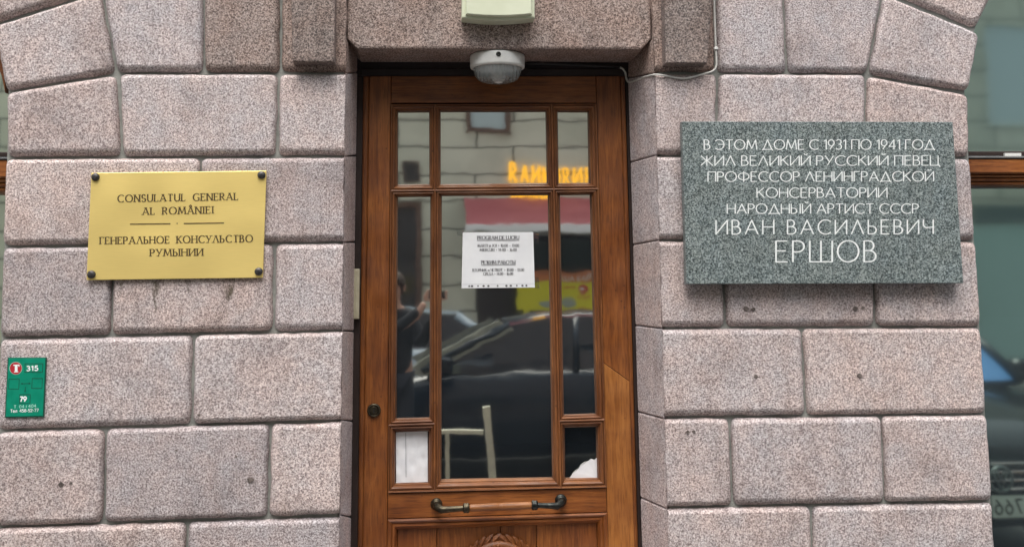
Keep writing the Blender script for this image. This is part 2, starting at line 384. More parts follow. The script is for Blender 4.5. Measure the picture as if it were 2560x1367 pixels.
def text(mb, s, p0, p1, h0, Y, thick=0.11, thin=None, serif=False, gap=0.20, space=0.42, mi=0, mirror=False, fn=at, h1=None):
    """Letter the string s from baseline pixel p0 to p1 with cap height h0 (pixels), on the plane y = Y."""
    thin = thin or thick
    pen = 0.0; lay = []
    for ch in s:
        if ch == ' ': pen += space; continue
        w, st = G[ch]; lay.append((pen, st)); pen += w + gap
    total = pen - gap
    ux, uy = (p1[0] - p0[0]), (p1[1] - p0[1])
    def put(x, y):
        f = x / total
        hh = h0 if h1 is None else h0 + (h1 - h0) * f
        return (p0[0] + ux * f - uy / max(abs(ux), 1) * y * hh * 0, p0[1] + uy * f - y * hh)
    sx = abs(ux) / total / h0                 # width of a unit in x compared with y
    k = 0
    def quad(a, b, wd, ext):
        nonlocal k
        dx, dy = (b[0] - a[0]) * sx, b[1] - a[1]; L = math.hypot(dx, dy)
        if L < 1e-6: return
        dx, dy = dx / L, dy / L; nx, ny = -dy * wd / 2, dx * wd / 2; ex, ey = dx * ext, dy * ext
        q = [(a[0] + (-ex + nx) / sx, a[1] - ey + ny), (a[0] + (-ex - nx) / sx, a[1] - ey - ny), (b[0] + (ex - nx) / sx, b[1] + ey - ny), (b[0] + (ex + nx) / sx, b[1] + ey + ny)]
        yy = Y - 1.5e-5 * (k % 24); k += 1
        mb.add([fn(*put(*c), yy) for c in q], [(0, 1, 2, 3)], mi)
    for off, st in lay:
        for pl in st:
            pts = [(off + x, y) for x, y in pl]
            for i in range(len(pts) - 1):
                a, b = pts[i], pts[i + 1]; dx, dy = (b[0] - a[0]) * sx, b[1] - a[1]
                ang = math.atan2(dy, dx) % math.pi
                w = thin + (thick - thin) * abs(math.sin(ang)) ** 1.5
                if thin != thick and 0.35 < ang < 1.35 and len(pl) == 2: w = thin * 1.15
                quad(a, b, w, w * 0.30 if len(pts) > 2 else 0.0 if serif else w * 0.15)
            if serif and len(pl) == 2:
                (x0, y0), (x1, y1) = pts
                if abs(y1 - y0) > 0.5:
                    for x, y in pts:
                        if abs(y) < .02 or abs(y - 1) < .02:
                            e = (thick * 0.5 + 0.11) / sx
                            quad((x - e, y + (.02 if y < .5 else -.02)), (x + e, y + (.02 if y < .5 else -.02)), thin * 0.9, 0)
                elif abs(y1 - y0) < .02 and abs(y0 - .5) > .2:
                    x, y = max(pts)
                    quad((x, y), (x, y + (-.17 if y > .5 else .17)), thin * 1.0, thin * .4)

# ------------------------------------------------------------------ shapes measured on the photograph
def lerp(a, b, t): return a + (b - a) * t
def quadpt(q, u, v):
    """q = TL, TR, BR, BL; u right, v down"""
    return (lerp(lerp(q[0][0], q[1][0], u), lerp(q[3][0], q[2][0], u), v), lerp(lerp(q[0][1], q[1][1], u), lerp(q[3][1], q[2][1], u), v))

def prism(mb, poly, Yf, Yb, mi=0, bev=2.0, tint=0.5, fn=at, bevY=None):
    """Solid with the pixel outline poly (any convex polygon) on plane Yf, running back to Yb, edges eased by bev pixels."""
    cx = sum(p[0] for p in poly) / len(poly); cy = sum(p[1] for p in poly) / len(poly)
    def ins(d):
        if d == 0: return poly
        n = len(poly); out = []
        area = sum(poly[i][0] * poly[(i + 1) % n][1] - poly[(i + 1) % n][0] * poly[i][1] for i in range(n))
        sg = 1 if area > 0 else -1
        for i in range(n):
            p, a, b = poly[i], poly[i - 1], poly[(i + 1) % n]
            d1 = Vector((p[0] - a[0], p[1] - a[1])).normalized(); d2 = Vector((b[0] - p[0], b[1] - p[1])).normalized()
            n1 = Vector((-d1.y, d1.x)) * sg; n2 = Vector((-d2.y, d2.x)) * sg
            bis = n1 + n2; bis = bis / max(bis.length_squared, .2) * 2
            out.append((p[0] + bis.x * d, p[1] + bis.y * d))
        return out
    by = bevY if bevY is not None else bev * 0.0016
    # the outline is fixed on the front plane, so the solid has parallel sides
    def pl(q, Y):
        r = []
        for p in q:
            w = fn(p[0], p[1], Yf); r.append((w.x, w.y - Yf + Y, w.z))
        return r
    rings = [pl(ins(bev), Yf), pl(ins(bev * 0.3), Yf + by * 0.3), pl(poly, Yf + by), pl(poly, Yb)] if bev else [pl(poly, Yf), pl(poly, Yb)]
    mb.loft(rings, mi, False, tint)

def nested(mb, qo, qi, prof, mi=0, mih=None, fn=at, fill=None):
    """A mitred moulding between the pixel quads qo (outer) and qi (inner); prof = (t, Y) from outer to inner."""
    mih = mi if mih is None else mih
    rings = []
    for t, Y in prof:
        rings.append([fn(lerp(a[0], b[0], t), lerp(a[1], b[1], t), Y) for a, b in zip(qo, qi)])
    for k in range(len(rings) - 1):
        for i in range(4):
            j = (i + 1) % 4
            mb.add([rings[k][i], rings[k][j], rings[k + 1][j], rings[k + 1][i]], [(0, 1, 2, 3)], mih if i % 2 == 0 else mi, False, 0.5)
    if fill is not None: mb.add(rings[-1], [(0, 1, 2, 3)], fill)

# ================================================================== SETTING
mb = MB(); mb.box((-30, -9.0, -0.30), (30, -2.6 - 3.2, -0.13))
ASPH = mottled('asphalt', (0.035, 0.035, 0.037), (0.065, 0.064, 0.062), 9, 0.85, 0.006, 140)
PAVE = mottled('pavement_slabs', (0.085, 0.083, 0.08), (0.13, 0.127, 0.12), 3, 0.85, 0.003, 90)
mb = MB(); mb.add([(-120, -120, -0.14), (120, -120, -0.14), (120, 60, -0.14), (-120, 60, -0.14)], [(0, 1, 2, 3)])
tag(mb.build('road', ASPH), kind='structure')
mb = MB(); mb.box((-40, -2.8, -0.3), (40, 1.2, 0.0))
tag(mb.build('pavement', PAVE), kind='structure')
mb = MB(); mb.box((-40, -12.2, -0.3), (40, -10.6, 0.004))
tag(mb.build('far_pavement', PAVE), kind='structure')
mb = MB()
for i in range(-20, 20): mb.box((i * 1.0 + 0.004, -2.98, -0.3), (i * 1.0 + 0.996, -2.804, 0.012), bev=0.01)
tag(mb.build('kerb', GRAN), kind='structure')

# ================================================================== THE GRANITE BUILDING
bld = empty('granite_building', 'pink granite building front with rounded ashlar blocks around the wooden door', 'building', (0, 0, 0))

def offs(poly, ds):
    """Convex polygon (x, z), counter-clockwise, with each edge moved inwards by ds[i]."""
    n = len(poly); L = []
    for i in range(n):
        a, b = Vector(poly[i]), Vector(poly[(i + 1) % n]); d = (b - a).normalized(); nn = Vector((-d.y, d.x))
        L.append((a + nn * ds[i], d))
    out = []
    for i in range(n):
        (p, d), (q, e) = L[i - 1], L[i]
        cr = d.x * e.y - d.y * e.x
        out.append(p + d * (((q - p).x * e.y - (q - p).y * e.x) / cr) if abs(cr) > 1e-6 else q)
    return out

def stone(mb, poly, flush=(), Y0=0.0, tint=None, joint=0.0040, rx=0.020, ry=0.034, rc=0.026, mi=0):
    """One ashlar block: pixel outline on the wall plane, pillowed edges; flush = edges left as a sharp arris."""
    tint = random.uniform(0.05, 0.95) if tint is None else tint
    pts = [at(p[0], p[1], 0.0) for p in poly]; pts = [(p.x, p.z) for p in pts]
    n = len(pts)
    area = sum(pts[i][0] * pts[(i + 1) % n][1] - pts[(i + 1) % n][0] * pts[i][1] for i in range(n))
    fl = [i in flush for i in range(n)]
    if area < 0:
        pts = pts[::-1]; fl = [fl[n - 2 - i] for i in range(n - 1)] + [fl[n - 1]]
    pts = offs(pts, [0.0 if f else joint * random.uniform(0.8, 1.2) for f in fl])
    cnt = [max(3, int((Vector(pts[(i + 1) % n]) - Vector(pts[i])).length / 0.030)) for i in range(n)]
    seed = random.uniform(0, 50); dy = random.uniform(-0.0025, 0.0025); rr = random.uniform(0.85, 1.15)
    prof = [(0.0, 0.075), (0.0, ry)] + [(rx * rr * (1 - math.cos(a)), ry * (1 - math.sin(a))) for a in (R(15), R(32), R(50), R(68), R(90))]
    rings = []
    for d, y in prof:
        q = offs(pts, [min(d * 0.22, 0.006) if f else d * (1.35 if (pts[(i + 1) % n][0] - pts[i][0]) > 2.0 * abs(pts[(i + 1) % n][1] - pts[i][1]) else 1.0) for i, f in enumerate(fl)])
        ring = []
        for i in range(n):
            c = q[i]; a = q[i - 1]; b = q[(i + 1) % n]
            da = (a - c).normalized(); db = (b - c).normalized()
            r = rc if not (fl[i] or fl[i - 1]) else 0.003
            s, e = c + da * r, c + db * r
            for k in range(5):
                t = k / 4; ring.append(s * (1 - t) ** 2 + c * 2 * t * (1 - t) + e * t * t)
            m = cnt[i]; e2 = b - (b - c).normalized() * r
            for k in range(1, m): ring.append(e.lerp(e2, k / m))
        out = []
        for p in ring:
            w = 0.0042 * noise.noise(Vector((p.x * 22 + seed, p.y * 22, 0.3))) + 0.0018 * noise.noise(Vector((p.x * 60 + seed, p.y * 60, 4.0)))
            cxy = Vector((sum(v.x for v in pts) / n, sum(v.y for v in pts) / n)); dv = (p - cxy).normalized()
            pp = p + dv * w * 1.4
            out.append((pp.x, Y0 + y + dy + (w * 1.2 if 0 < y < 0.06 else 0), pp.y))
        rings.append(out)
    base = len(mb.f)
    mb.loft(rings, mi, True, tint, caps=False)
    b0 = len(mb.v) - len(rings[-1])
    mb.f.append(list(range(b0, len(mb.v)))); mb.m.append(mi); mb.sm.append(False)

def jx(x0, x1, y): return lerp(x0, x1, (y - 200) / 1000.0)      # a vertical line given at y = 200 and y = 1200
LA = lambda y: jx(865, 851.5, y)         # arris of the left pier, wall plane
LI = lambda y: jx(893, 879, y)           # inner end of the left jamb, y = 0.254
RA = lambda y: jx(1637, 1666, y)
RI = lambda y: jx(1570, 1600, y)
WL = lambda y: 12 + (-22 - 12) * (y - 230) / 1137.0       # window edge of the left pier
WR = lambda y: 2426 + (2490 - 2426) * (y - 300) / 1000.0
def Lrow(i, x):
    e = [(181, 181), (394, 389), (616, 605), (845, 826), (1078, 1051), (1319, 1289), (1562, 1530), (1810, 1775)][i]
    return lerp(e[0], e[1], x / 890.0)
def Rrow(i, x):
    e = [(181, 184), (388, 393), (600, 602), (820, 817), (1045, 1036), (1271, 1255), (1500, 1482), (1735, 1715)][i]
    return lerp(e[0], e[1], (x - 1650) / 800.0)
DY = 0.254

wl = MB()
def lblock(i, xa, xb, ta=0, tb=0, corner=False, edge=False):
    """block of row i (between joints i and i+1); xa, xb at the top and + ta, tb at the bottom"""
    def X(x, t, r): return x + t * r
    y0 = lambda x: Lrow(i, x); y1 = lambda x: Lrow(i + 1, x)
    x0, x1, x2, x3 = xa, xb, xb + tb, xa + ta
    if corner: x1 = LA(y0(860)); x2 = LA(y1(860))
    if edge: x0 = WL(y0(10)); x3 = WL(y1(0))
    stone(wl, [(x0, y0(x0)), (x1, y0(x1)), (x2, y1(x2)), (x3, y1(x3))], flush=(1,) if corner else ())
# arch stones of the left window
stone(wl, [(-45, 66), (247, -26), (236, -200), (-100, -110)])
stone(wl, [(-22, 62), (251, -24), (288, 181), (10, 228)], tint=0.75)
stone(wl, [(10, 228), (290, 183), (301, 390), (14, 394)])
# row above joint 0
stone(wl, [(249, -34), (506, -34), (507, 181), (289, 181)], tint=0.62)
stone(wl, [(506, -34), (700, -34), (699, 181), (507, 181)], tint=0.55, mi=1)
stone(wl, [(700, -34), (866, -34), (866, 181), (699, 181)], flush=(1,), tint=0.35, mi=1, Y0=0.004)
stone(wl, [(236, -250), (510, -250), (508, -34), (249, -34)]); stone(wl, [(510, -250), (866, -250), (866, -34), (508, -34)], flush=(1,))
lblock(0, 293, 695, 9, -4); lblock(0, 695, 0, -4, 0, corner=True)
lblock(1, 0, 499, 0, -1, edge=True); lblock(1, 499, 0, -1, 0, corner=True)
lblock(2, 0, 281, 0, -6, edge=True); lblock(2, 281, 684, -6, -2); lblock(2, 684, 0, -2, 0, corner=True)
lblock(3, 0, 482, 0, -5, edge=True); lblock(3, 482, 0, -5, 0, corner=True)
lblock(4, 0, 260, 0, -5, edge=True); lblock(4, 260, 674, -5, -6); lblock(4, 674, 0, -6, 0, corner=True)
lblock(5, 0, 465, 0, -6, edge=True); lblock(5, 465, 0, -6, 0, corner=True)
lblock(6, 0, 250, 0, -5, edge=True); lblock(6, 250, 660, -5, -5); lblock(6, 660, 0, -5, 0, corner=True)

rs, le = MB(), None
def rblock(i, xa, xb, ta=0, tb=0, corner=False, edge=False):
    y0 = lambda x: Rrow(i, x); y1 = lambda x: Rrow(i + 1, x)
    x0, x1, x2, x3 = xa, xb, xb + tb, xa + ta
    if corner: x0 = RA(y0(1650)); x3 = RA(y1(1650))
    if edge: x1 = WR(y0(2440)); x2 = WR(y1(2440))
    stone(rs, [(x0, y0(x0)), (x1, y0(x1)), (x2, y1(x2)), (x3, y1(x3))], flush=(3,) if corner else ())
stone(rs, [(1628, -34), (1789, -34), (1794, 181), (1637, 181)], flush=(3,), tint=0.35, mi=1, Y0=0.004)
stone(rs, [(1789, -34), (1961, -34), (1972, 182), (1794, 181)], tint=0.6)
stone(rs, [(1961, -34), (2214, -34), (2172, 184), (1972, 182)], tint=0.6)
stone(rs, [(1600, -250), (1960, -250), (1961, -34), (1628, -34)], flush=(3,)); stone(rs, [(1960, -250), (2240, -250), (2214, -34), (1961, -34)])
stone(rs, [(2214, -24), (2444, 72), (2500, -40), (2250, -170)])
stone(rs, [(2212, -18), (2455, 82), (2427, 230), (2172, 184)], tint=0.7)
stone(rs, [(2172, 186), (2427, 234), (2430, 393), (2164, 391)])
rblock(0, 0, 1796, 0, 0, corner=True); rblock(0, 1796, 2170, 0, -6)
rblock(1, 0, 2002, 0, 3, corner=True); rblock(1, 2002, 0, 3, 0, edge=True)
rblock(2, 0, 1810, 0, 7, corner=True); rblock(2, 1810, 2188, 7, 6); rblock(2, 2188, 0, 6, 0, edge=True)
rblock(3, 0, 2008, 0, 11, corner=True); rblock(3, 2008, 0, 11, 0, edge=True)
rblock(4, 0, 1828, 0, 7, corner=True); rblock(4, 1828, 2208, 7, 9); rblock(4, 2208, 0, 9, 0, edge=True)
rblock(5, 0, 2032, 0, 8, corner=True); rblock(5, 2032, 0, 8, 0, edge=True)
rblock(6, 0, 1845, 0, 6, corner=True); rblock(6, 1845, 2225, 6, 8); rblock(6, 2225, 0, 8, 0, edge=True)

# jamb returns, one block a course
def jamb(mb, A0, I0, A1, I1, side, tint, mi=0):
    """A = arris pixel on the wall plane, I = inner pixel on y = DY; 0 top, 1 bottom"""
    a0, i0, a1, i1 = at(*A0, 0), at(*I0, DY), at(*A1, 0), at(*I1, DY)
    g = 0.0022; s = -0.12 * side
    zt0, zt1 = a0.z - g, i0.z - g; zb0, zb1 = a1.z + g, i1.z + g
    n = 6; rt, rb = [], []
    ring = lambda z0, z1, A_, I_, k: [(A_.x, 0.007, z0), (lerp(A_.x, I_.x, .12) + k, 0.03, z0), (I_.x + k, DY - 0.004, z1), (I_.x + s, DY - 0.004, z1), (A_.x + s, 0.06, z0), (A_.x - 0.010 * side, 0.034, z0)]
    e = -0.004 * side * -1
    mb.loft([ring(zt0, zt1, a0, i0, -e * 1.0), ring(zt0 - .005, zt1 - .005, a0, i0, 0), ring(zb0 + .005, zb1 + .005, a1, i1, 0), ring(zb0, zb1, a1, i1, -e * 1.0)], mi, False, tint)
# side = +1: the jamb looks towards +x (left jamb)
lys = [181, 389, 605, 827, 1051, 1290, 1531, 1775]
for i in range(7):
    a, b = lys[i], lys[i + 1]
    jamb(wl, (LA(a), a), (LI(a), a + 1), (LA(b), b), (LI(b), b + 0), 1, random.uniform(.3, .7))
jamb(wl, (866, 98), (893, 128), (LA(181), 181), (LI(182), 182), 1, 0.3, 1)
rya = [181, 387, 600, 821, 1047, 1273, 1502, 1737]
ryi = [196, 406, 612, 813, 1029, 1243, 1462, 1690]
for i in range(7):
    jamb(rs, (RA(rya[i]), rya[i]), (RI(ryi[i]), ryi[i]), (RA(rya[i + 1]), rya[i + 1]), (RI(ryi[i + 1]), ryi[i + 1]), -1, random.uniform(.3, .7))
jamb(rs, (1634, 96), (1571, 150), (RA(181), 181), (RI(196), 196), -1, 0.35, 1)

# mortar bed behind the blocks (part of the same walls)
def bed(mb, poly, Yf, Yb, mi):
    prism(mb, poly, Yf, Yb, mi, 0)
bed(wl, [(LA(-240) - 6, -240), (LA(1790) - 6, 1790), (WL(1790) + 11, 1790), (WL(394) + 11, 394), (22, 215), (-10, 80), (-60, -100), (230, -240)][::-1], 0.0275, 0.26, 2)
bed(rs, [(RA(-240) + 8, -240), (RA(1760) + 6, 1760), (WR(1760) - 11, 1760), (WR(394) - 11, 394), (2410, 215), (2435, 78), (2470, -30), (2235, -240)], 0.0275, 0.26, 2)
pier_l = wl.build('wall', [GRAN, GRAN_BR, MORTAR], bld)
pier_r = rs.build('wall', [GRAN, GRAN_BR, MORTAR], bld)

HOLE = mottled('hole_fill', (.06, .048, .043), (.19, .155, .14), 60, .9)
for n_, (px, py, r, par) in enumerate(((1890, 941, 6, pier_r), (2150, 938, 6.5, pier_r), (1866, 771, 8, pier_r), (1884, 773, 6, pier_r), (2139, 771, 8, pier_r), (2158, 769, 4, pier_r), (626, 1199, 9, pier_l), (152, 1211, 9, pier_l), (177, 1207, 5, pier_l), (497, 1037, 5, pier_l), (440, 1125, 3, pier_l), (590, 1140, 3.5, pier_l), (1720, 1079, 5, pier_r), (1735, 1078, 4, pier_r))):
    o = MB(); rq = random.Random(n_); sq = (n_ == 6)
    pt = [at(px + r * rq.uniform(.65, 1.15) * math.cos(2 * math.pi * k / 11) * (1.0), py + r * rq.uniform(.6, 1.05) * math.sin(2 * math.pi * k / 11) * .85, -.0035) for k in range(11)]
    o.add(pt + [(p.x, .004, p.z) for p in pt], [tuple(range(11))] + [(k, (k + 1) % 11, 11 + (k + 1) % 11, 11 + k) for k in range(11)])
    q = o.build('patched_hole', HOLE); q.parent = par
STN = bpy.data.materials.new('drip_stain'); STN.use_nodes = True; t = NT(STN)
t.b.inputs['Base Color'].default_value = (.105, .085, .055, 1); t.b.inputs['Roughness'].default_value = .9
t.link(t.ramp(t.noise(t.coords((1, 1, .35)), 60, 4, .65), [(.40, g3(0)), (.62, g3(.75))]), t.b.inputs['Alpha'])
for px, py, w, h in ((389, 703, 13, 85), (572, 698, 17, 92), (300, 705, 9, 40), (470, 701, 8, 34)):
    o = MB(); o.add([at(px - w, py, -.0036), at(px + w, py, -.0036), at(px + w * .5, py + h * .45, -.0036), at(px + w * .1, py + h, -.0036), at(px - w * .45, py + h * .5, -.0036)], [(0, 1, 2, 3, 4)])
    q = o.build('drip_stain', STN); q.parent = pier_l

# lintel over the door
lt = MB()
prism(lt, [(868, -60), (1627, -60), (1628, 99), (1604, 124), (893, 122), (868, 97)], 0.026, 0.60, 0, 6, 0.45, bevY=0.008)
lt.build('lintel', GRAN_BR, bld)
# the wall higher up and to the sides, outside the photo
up = MB()
zt = at(1280, -248, 0).z
up.box((-9, 0.02, zt), (9, 0.6, 9.0)); up.box((-9, 0.02, -0.1), (-4.2, 0.6, zt - .004)); up.box((4.6, 0.02, -0.1), (9, 0.6, zt - .004))
up.box((-4.2, 0.05, -.1), (at(WL(1100), 1100, 0).x + 0.02, 0.6, 0.55)); up.box((at(WR(1200), 1200, 0).x - .02, 0.05, -.1), (4.6, 0.6, 0.28))
up.build('upper_wall', GRAN, bld)
# door step
st = MB(); st.box((at(LI(1300), 1300, DY).x - .02, -0.32, 0.0), (at(RI(1300), 1300, DY).x + .02, 0.6, 0.10), bev=0.012)
st.build('doorstep', GRAN, bld)

# brackets either side of the lintel
def bracket(x0, x1, x0b, x1b, yb, tint):
    b = MB()
    prism(b, [(x0, -60), (x1, -60), (x1b, yb), (x0b, yb)], -0.060, 0.02, 0, 3, tint, bevY=0.005)
    b.build('bracket', GRAN_DK, bld)
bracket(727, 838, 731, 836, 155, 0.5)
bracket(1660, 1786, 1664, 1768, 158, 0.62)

# ------------------------------------------------------------------ the door
door = bpy.data.objects.new('door', None); COL.objects.link(door); door.parent = bld
def part(mb_, name, mats, parent=door):
    o = mb_.build(name, mats); o.parent = parent; return o
tag(door, 'brown varnished oak door with eight glass panes')

fr = MB()   # dark frame against the stone, then the moulded oak frame
prism(fr, [(892, 186), (909, 186), (892, 1600), (873, 1600)], DY + .020, DY + .14, 1, 2)
prism(fr, [(908, 190), (924, 190), (907, 1600), (891, 1600)], DY + .008, DY + .14, 0, 5, bevY=0.012, tint=.35)
prism(fr, [(1549, 190), (1563, 190), (1603, 1600), (1586, 1600)], DY + .008, DY + .14, 0, 5, bevY=0.012, tint=.4)
prism(fr, [(1563, 190), (1574, 190), (1611, 1600), (1602, 1600)], DY + .020, DY + .14, 1, 2)
part(fr, 'door_frame', [WV, WD])
hd = MB(); prism(hd, [(888, 120), (1576, 120), (1576, 189), (888, 189)], DY + .016, DY + .15, 0, 2)
prism(hd, [(900, 170), (1566, 170), (1566, 192), (900, 192)], DY + .010, DY + .13, 0, 4)
part(hd, 'head_board', [WDH])

DF = 0.258   # face of the door leaf
# outlines measured on the photo
def lx(xt, xb, y): return lerp(xt, xb, (y - 200) / 1100.0)
S1 = lambda y: lx(923.5, 908, y)       # outer edge of the left stile
S2 = lambda y: lx(977.5, 968, y)       # inner edge
S3 = lambda y: lx(1490.5, 1519, y)
S4 = lambda y: lx(1549.5, 1584, y)
o = MB(); prism(o, [(S1(191), 191), (S2(191), 191), (S2(1600), 1600), (S1(1600), 1600)], DF, DF + .045, 0, 2, .45); part(o, 'stile', WV)
o = MB(); prism(o, [(S3(191), 191), (S4(191), 191), (S4(950), 952), (S3(900), 906)], DF, DF + .045, 0, 1.2, .38)
part(o, 'stile', WV)
o = MB(); prism(o, [(S3(906), 907), (S4(953), 953), (S4(1600), 1600), (S3(1600), 1600)], DF - 0.0005, DF + .045, 0, 1.0, .6)
tag(part(o, 'stile', WP), 'paler oak repair let into the right stile with a slanting joint')
o = MB(); prism(o, [(S2(191) + 1, 191), (S3(191) - 1, 191), (S3(258) - 1, 258), (S2(258) + 1, 258)], DF + .0006, DF + .045, 0, 1.5, .36); part(o, 'rail', WH)
o = MB(); prism(o, [(S2(1232) + 1, 1233), (S3(1217) - 1, 1219), (S3(1280) - 1, 1279), (S2(1296) + 1, 1296)], DF + .0006, DF + .045, 0, 1.5, .52); part(o, 'rail', WH)

# the eight panes: cell quads meet on the glazing bars' centre lines
TL, TR_, BL, BR_ = (978, 262), (1491, 260), (969.5, 1231), (1517, 1217)
M1 = lambda y: lerp(1087.5, 1086.5, (y - 262) / 960.0)
M2 = lambda y: lerp(1379.5, 1403, (y - 260) / 955.0)
EL = lambda y: lerp(978, 969.5, (y - 262) / 969.0)
ER = lambda y: lerp(1491, 1517, (y - 260) / 957.0)
HT = lambda x: lerp(262, 260, (x - 978) / 513.0)
H1 = lambda x: lerp(477.5, 472.5, (x - 975) / 520.0)
H2L = lambda x: lerp(1063, 1059, (x - 970) / 117.0)
H2R = lambda x: lerp(1052.5, 1049, (x - 1400) / 112.0)
HB = lambda x: lerp(1231, 1217, (x - 969) / 548.0)
cells = []
def cell(fl, fr_, ft, fb, pane):
    yl, yr = 0, 0
    def P(fx, fy):
        y = fy(1200)
        for _ in range(4):
            x = fx(y); y = fy(x)
        return (x, y)
    cells.append(([P(fl, ft), P(fr_, ft), P(fr_, fb), P(fl, fb)], pane))
cell(EL, M1, HT, H1, [(996, 280), (1072.5, 279.5), (1073, 460.5), (995.5, 461)])
cell(M1, M2, HT, H1, [(1102, 278.5), (1364, 278.5), (1367, 457.5), (1102, 460)])
cell(M2, ER, HT, H1, [(1394.5, 279.5), (1469, 280), (1472, 457), (1397, 458)])
cell(EL, M1, H1, H2L, [(995.5, 493), (1075.5, 492), (1073, 1043.5), (991.5, 1045)])
cell(M1, M2, H1, HB, [(1105, 490), (1370, 488), (1380, 1193), (1104, 1197)])
cell(M2, ER, H1, H2R, [(1400, 488.5), (1475, 487), (1488.5, 1033.5), (1410, 1036)])
cell(EL, M1, H2L, HB, [(990.5, 1079.5), (1071, 1078), (1069.5, 1203.5), (989.5, 1206)])
cell(M2, ER, H2R, HB, [(1412, 1068.5), (1490.5, 1066.5), (1492, 1192), (1413, 1194)])
PROF = [(0, .2495), (.13, .2510), (.20, .2580), (.26, .2590), (.30, .2545), (.42, .2535), (.54, .2570), (.64, .2650), (.70, .2680), (.78, .2680), (.86, .276), (.94, .290), (1.0, GL + .003)]
gb = MB()
for q, p in cells: nested(gb, q, p, PROF, 0, 1)
# the outer rim of the grid stands proud of stiles and rails
part(gb, 'glazing_bars', [WM, WMH])
for k, (q, p) in enumerate(cells):
    pm = pane_mat('old_glass_%d' % k, 0.86, (0.94, 0.97, 0.91), (0.62, 0.66, 0.64), 0.00026, 5.0 + 0.8 * (k % 3), 3.1 * k)
    g = MB()
    v = [at(x + dx, y + dy, GL) for (x, y), (dx, dy) in zip(p, ((-3, -3), (3, -3), (3, 3), (-3, 3)))]
    g.add(v, [(0, 1, 2, 3)])
    part(g, 'pane', pm)

# lower panel
lp = MB()
PO = [(968.5, 1297), (1519, 1280), (1527, 1575), (963, 1600)]
PI_ = [(994, 1323), (1492, 1306), (1500, 1552), (990, 1574)]
nested(lp, PO, PI_, [(0, DF + .004), (.04, .250), (.22, .247), (.36, .251), (.46, .256), (.52, .252), (.70, .251), (.86, .262), (1.0, .276)], 0, 1)
part(lp, 'panel_moulding', [WV, WH])
bd = MB()
xs = [0.0, .195, .405, .52, .625, .845, 1.0]
xs = [0.0, .198, .515, .695, 1.0]
for a, b in zip(xs[:-1], xs[1:]):
    q = [quadpt(PI_, a, -.03), quadpt(PI_, b, -.03), quadpt(PI_, b, 1.03), quadpt(PI_, a, 1.03)]
    q = [(q[0][0] + .8, q[0][1]), (q[1][0] - .8, q[1][1]), (q[2][0] - .8, q[2][1]), (q[3][0] + .8, q[3][1])]
    prism(bd, q, .277, .30, 0, 1.2, random.uniform(.35, .6))
part(bd, 'panel_board', WV)
# carved wreath on the panel
wr = MB()
wc = at(1248, 1444, .272)
RW = at(1248 + 93, 1444, .272).x - wc.x
rnd = random.Random(3)
ringp = [Vector((wc.x + RW * 0.86 * math.cos(a), .268, wc.z + RW * 0.86 * math.sin(a))) for a in [2 * math.pi * k / 40 for k in range(41)]]
wr.tube(ringp, 0.021, 0, 10, .25)
for k in range(34):
    for s in (-1, 0, 1):
        a = 2 * math.pi * (k + 0.5 * (s == 0)) / 34
        rad = RW * (0.86 + 0.17 * s)
        c = Vector((wc.x + rad * math.cos(a), .258 if s == 0 else .262, wc.z + rad * math.sin(a)))
        tdir = Vector((-math.sin(a), 0, math.cos(a))); rdir = Vector((math.cos(a), 0, math.sin(a)))
        d = (tdir * (1 if math.cos(a) > 0 else -1) + rdir * s * 0.7 + Vector((0, 0, 0))).normalized(); n_ = Vector((0, -1, 0)); sd = d.cross(n_)
        L, W = 0.034, 0.013
        rings = []
        for t, w, h in ((-1, .15, .0), (-.5, .8, .004), (0, 1, .0055), (.55, .7, .004), (1, .08, -.004)):
            m_ = c + d * (t * L); rings.append([m_ - sd * W * w, m_ - sd * W * w * .45 + n_ * (h * .6), m_ + n_ * h * 1.5, m_ + sd * W * w * .45 + n_ * (h * .6), m_ + sd * W * w, m_ - n_ * .012])
        wr.loft(rings, 0, False, rnd.uniform(.0, .25))
for k in range(9):
    a = 2 * math.pi * (k + .3) / 9; c = (wc.x + RW * .86 * math.cos(a), .252, wc.z + RW * .86 * math.sin(a))
    wr.lathe(c, '-y', [(.002, .010), (.006, .008), (.009, .002), (.009, -.006)], 0, 10, tint=.3)
part(wr, 'carved_wreath', WD if False else WV)

# pull handle: two iron arms with roses, turned oak grip
def arm(pr, pe, sgn):
    h = MB()
    c = at(pr[0], pr[1], DF)
    h.lathe((c.x, DF + .001, c.z), '-y', [(.024, 0), (.024, .004), (.021, .008), (.016, .011), (.013, .022)], 0, 28)
    e = at(pe[0], pe[1], DF - .060)
    p1 = Vector((c.x, DF - .015, c.z)); p2 = Vector((c.x + sgn * .004, DF - .045, c.z - .004)); p3 = Vector((c.x + sgn * .022, DF - .058, c.z - .012))
    h.tube([p1, p2, p3, p3.lerp(e, .35), p3.lerp(e, .8), e], [.0140, .0160, .0145, .0115, .0105, .0125], 0, 16)
    h.lathe((e.x - sgn * .004, e.y, e.z), 'x' if sgn > 0 else '-x', [(.0135, -.010), (.0185, -.006), (.0195, 0), (.017, .003), (.020, .007), (.0185, .014), (.013, .016)], 0, 22)
    return part(h, 'handle_arm', IRON if sgn < 0 else [BRONZE])
arm((1091, 1259), (1166, 1269), 1)
arm((1402, 1249), (1336, 1262), -1)
gp = MB()
a_, b_ = at(1171, 1269, DF - .060), at(1333, 1262, DF - .060)
gp.tube([a_.lerp(b_, t) for t in (0, .04, .12, .3, .46, .465, .48, .52, .535, .54, .7, .88, .96, 1)], [.011, .0138, .0142, .0149, .0152, .0142, .0142, .0142, .0142, .0152, .0149, .0142, .0138, .011], 0, 18, .80)
part(gp, 'handle_grip', wood('worn_oak_grip', (0.08, 0.026, 0.008), (0.21, 0.080, 0.022), (0.31, 0.13, 0.045), 'x'))
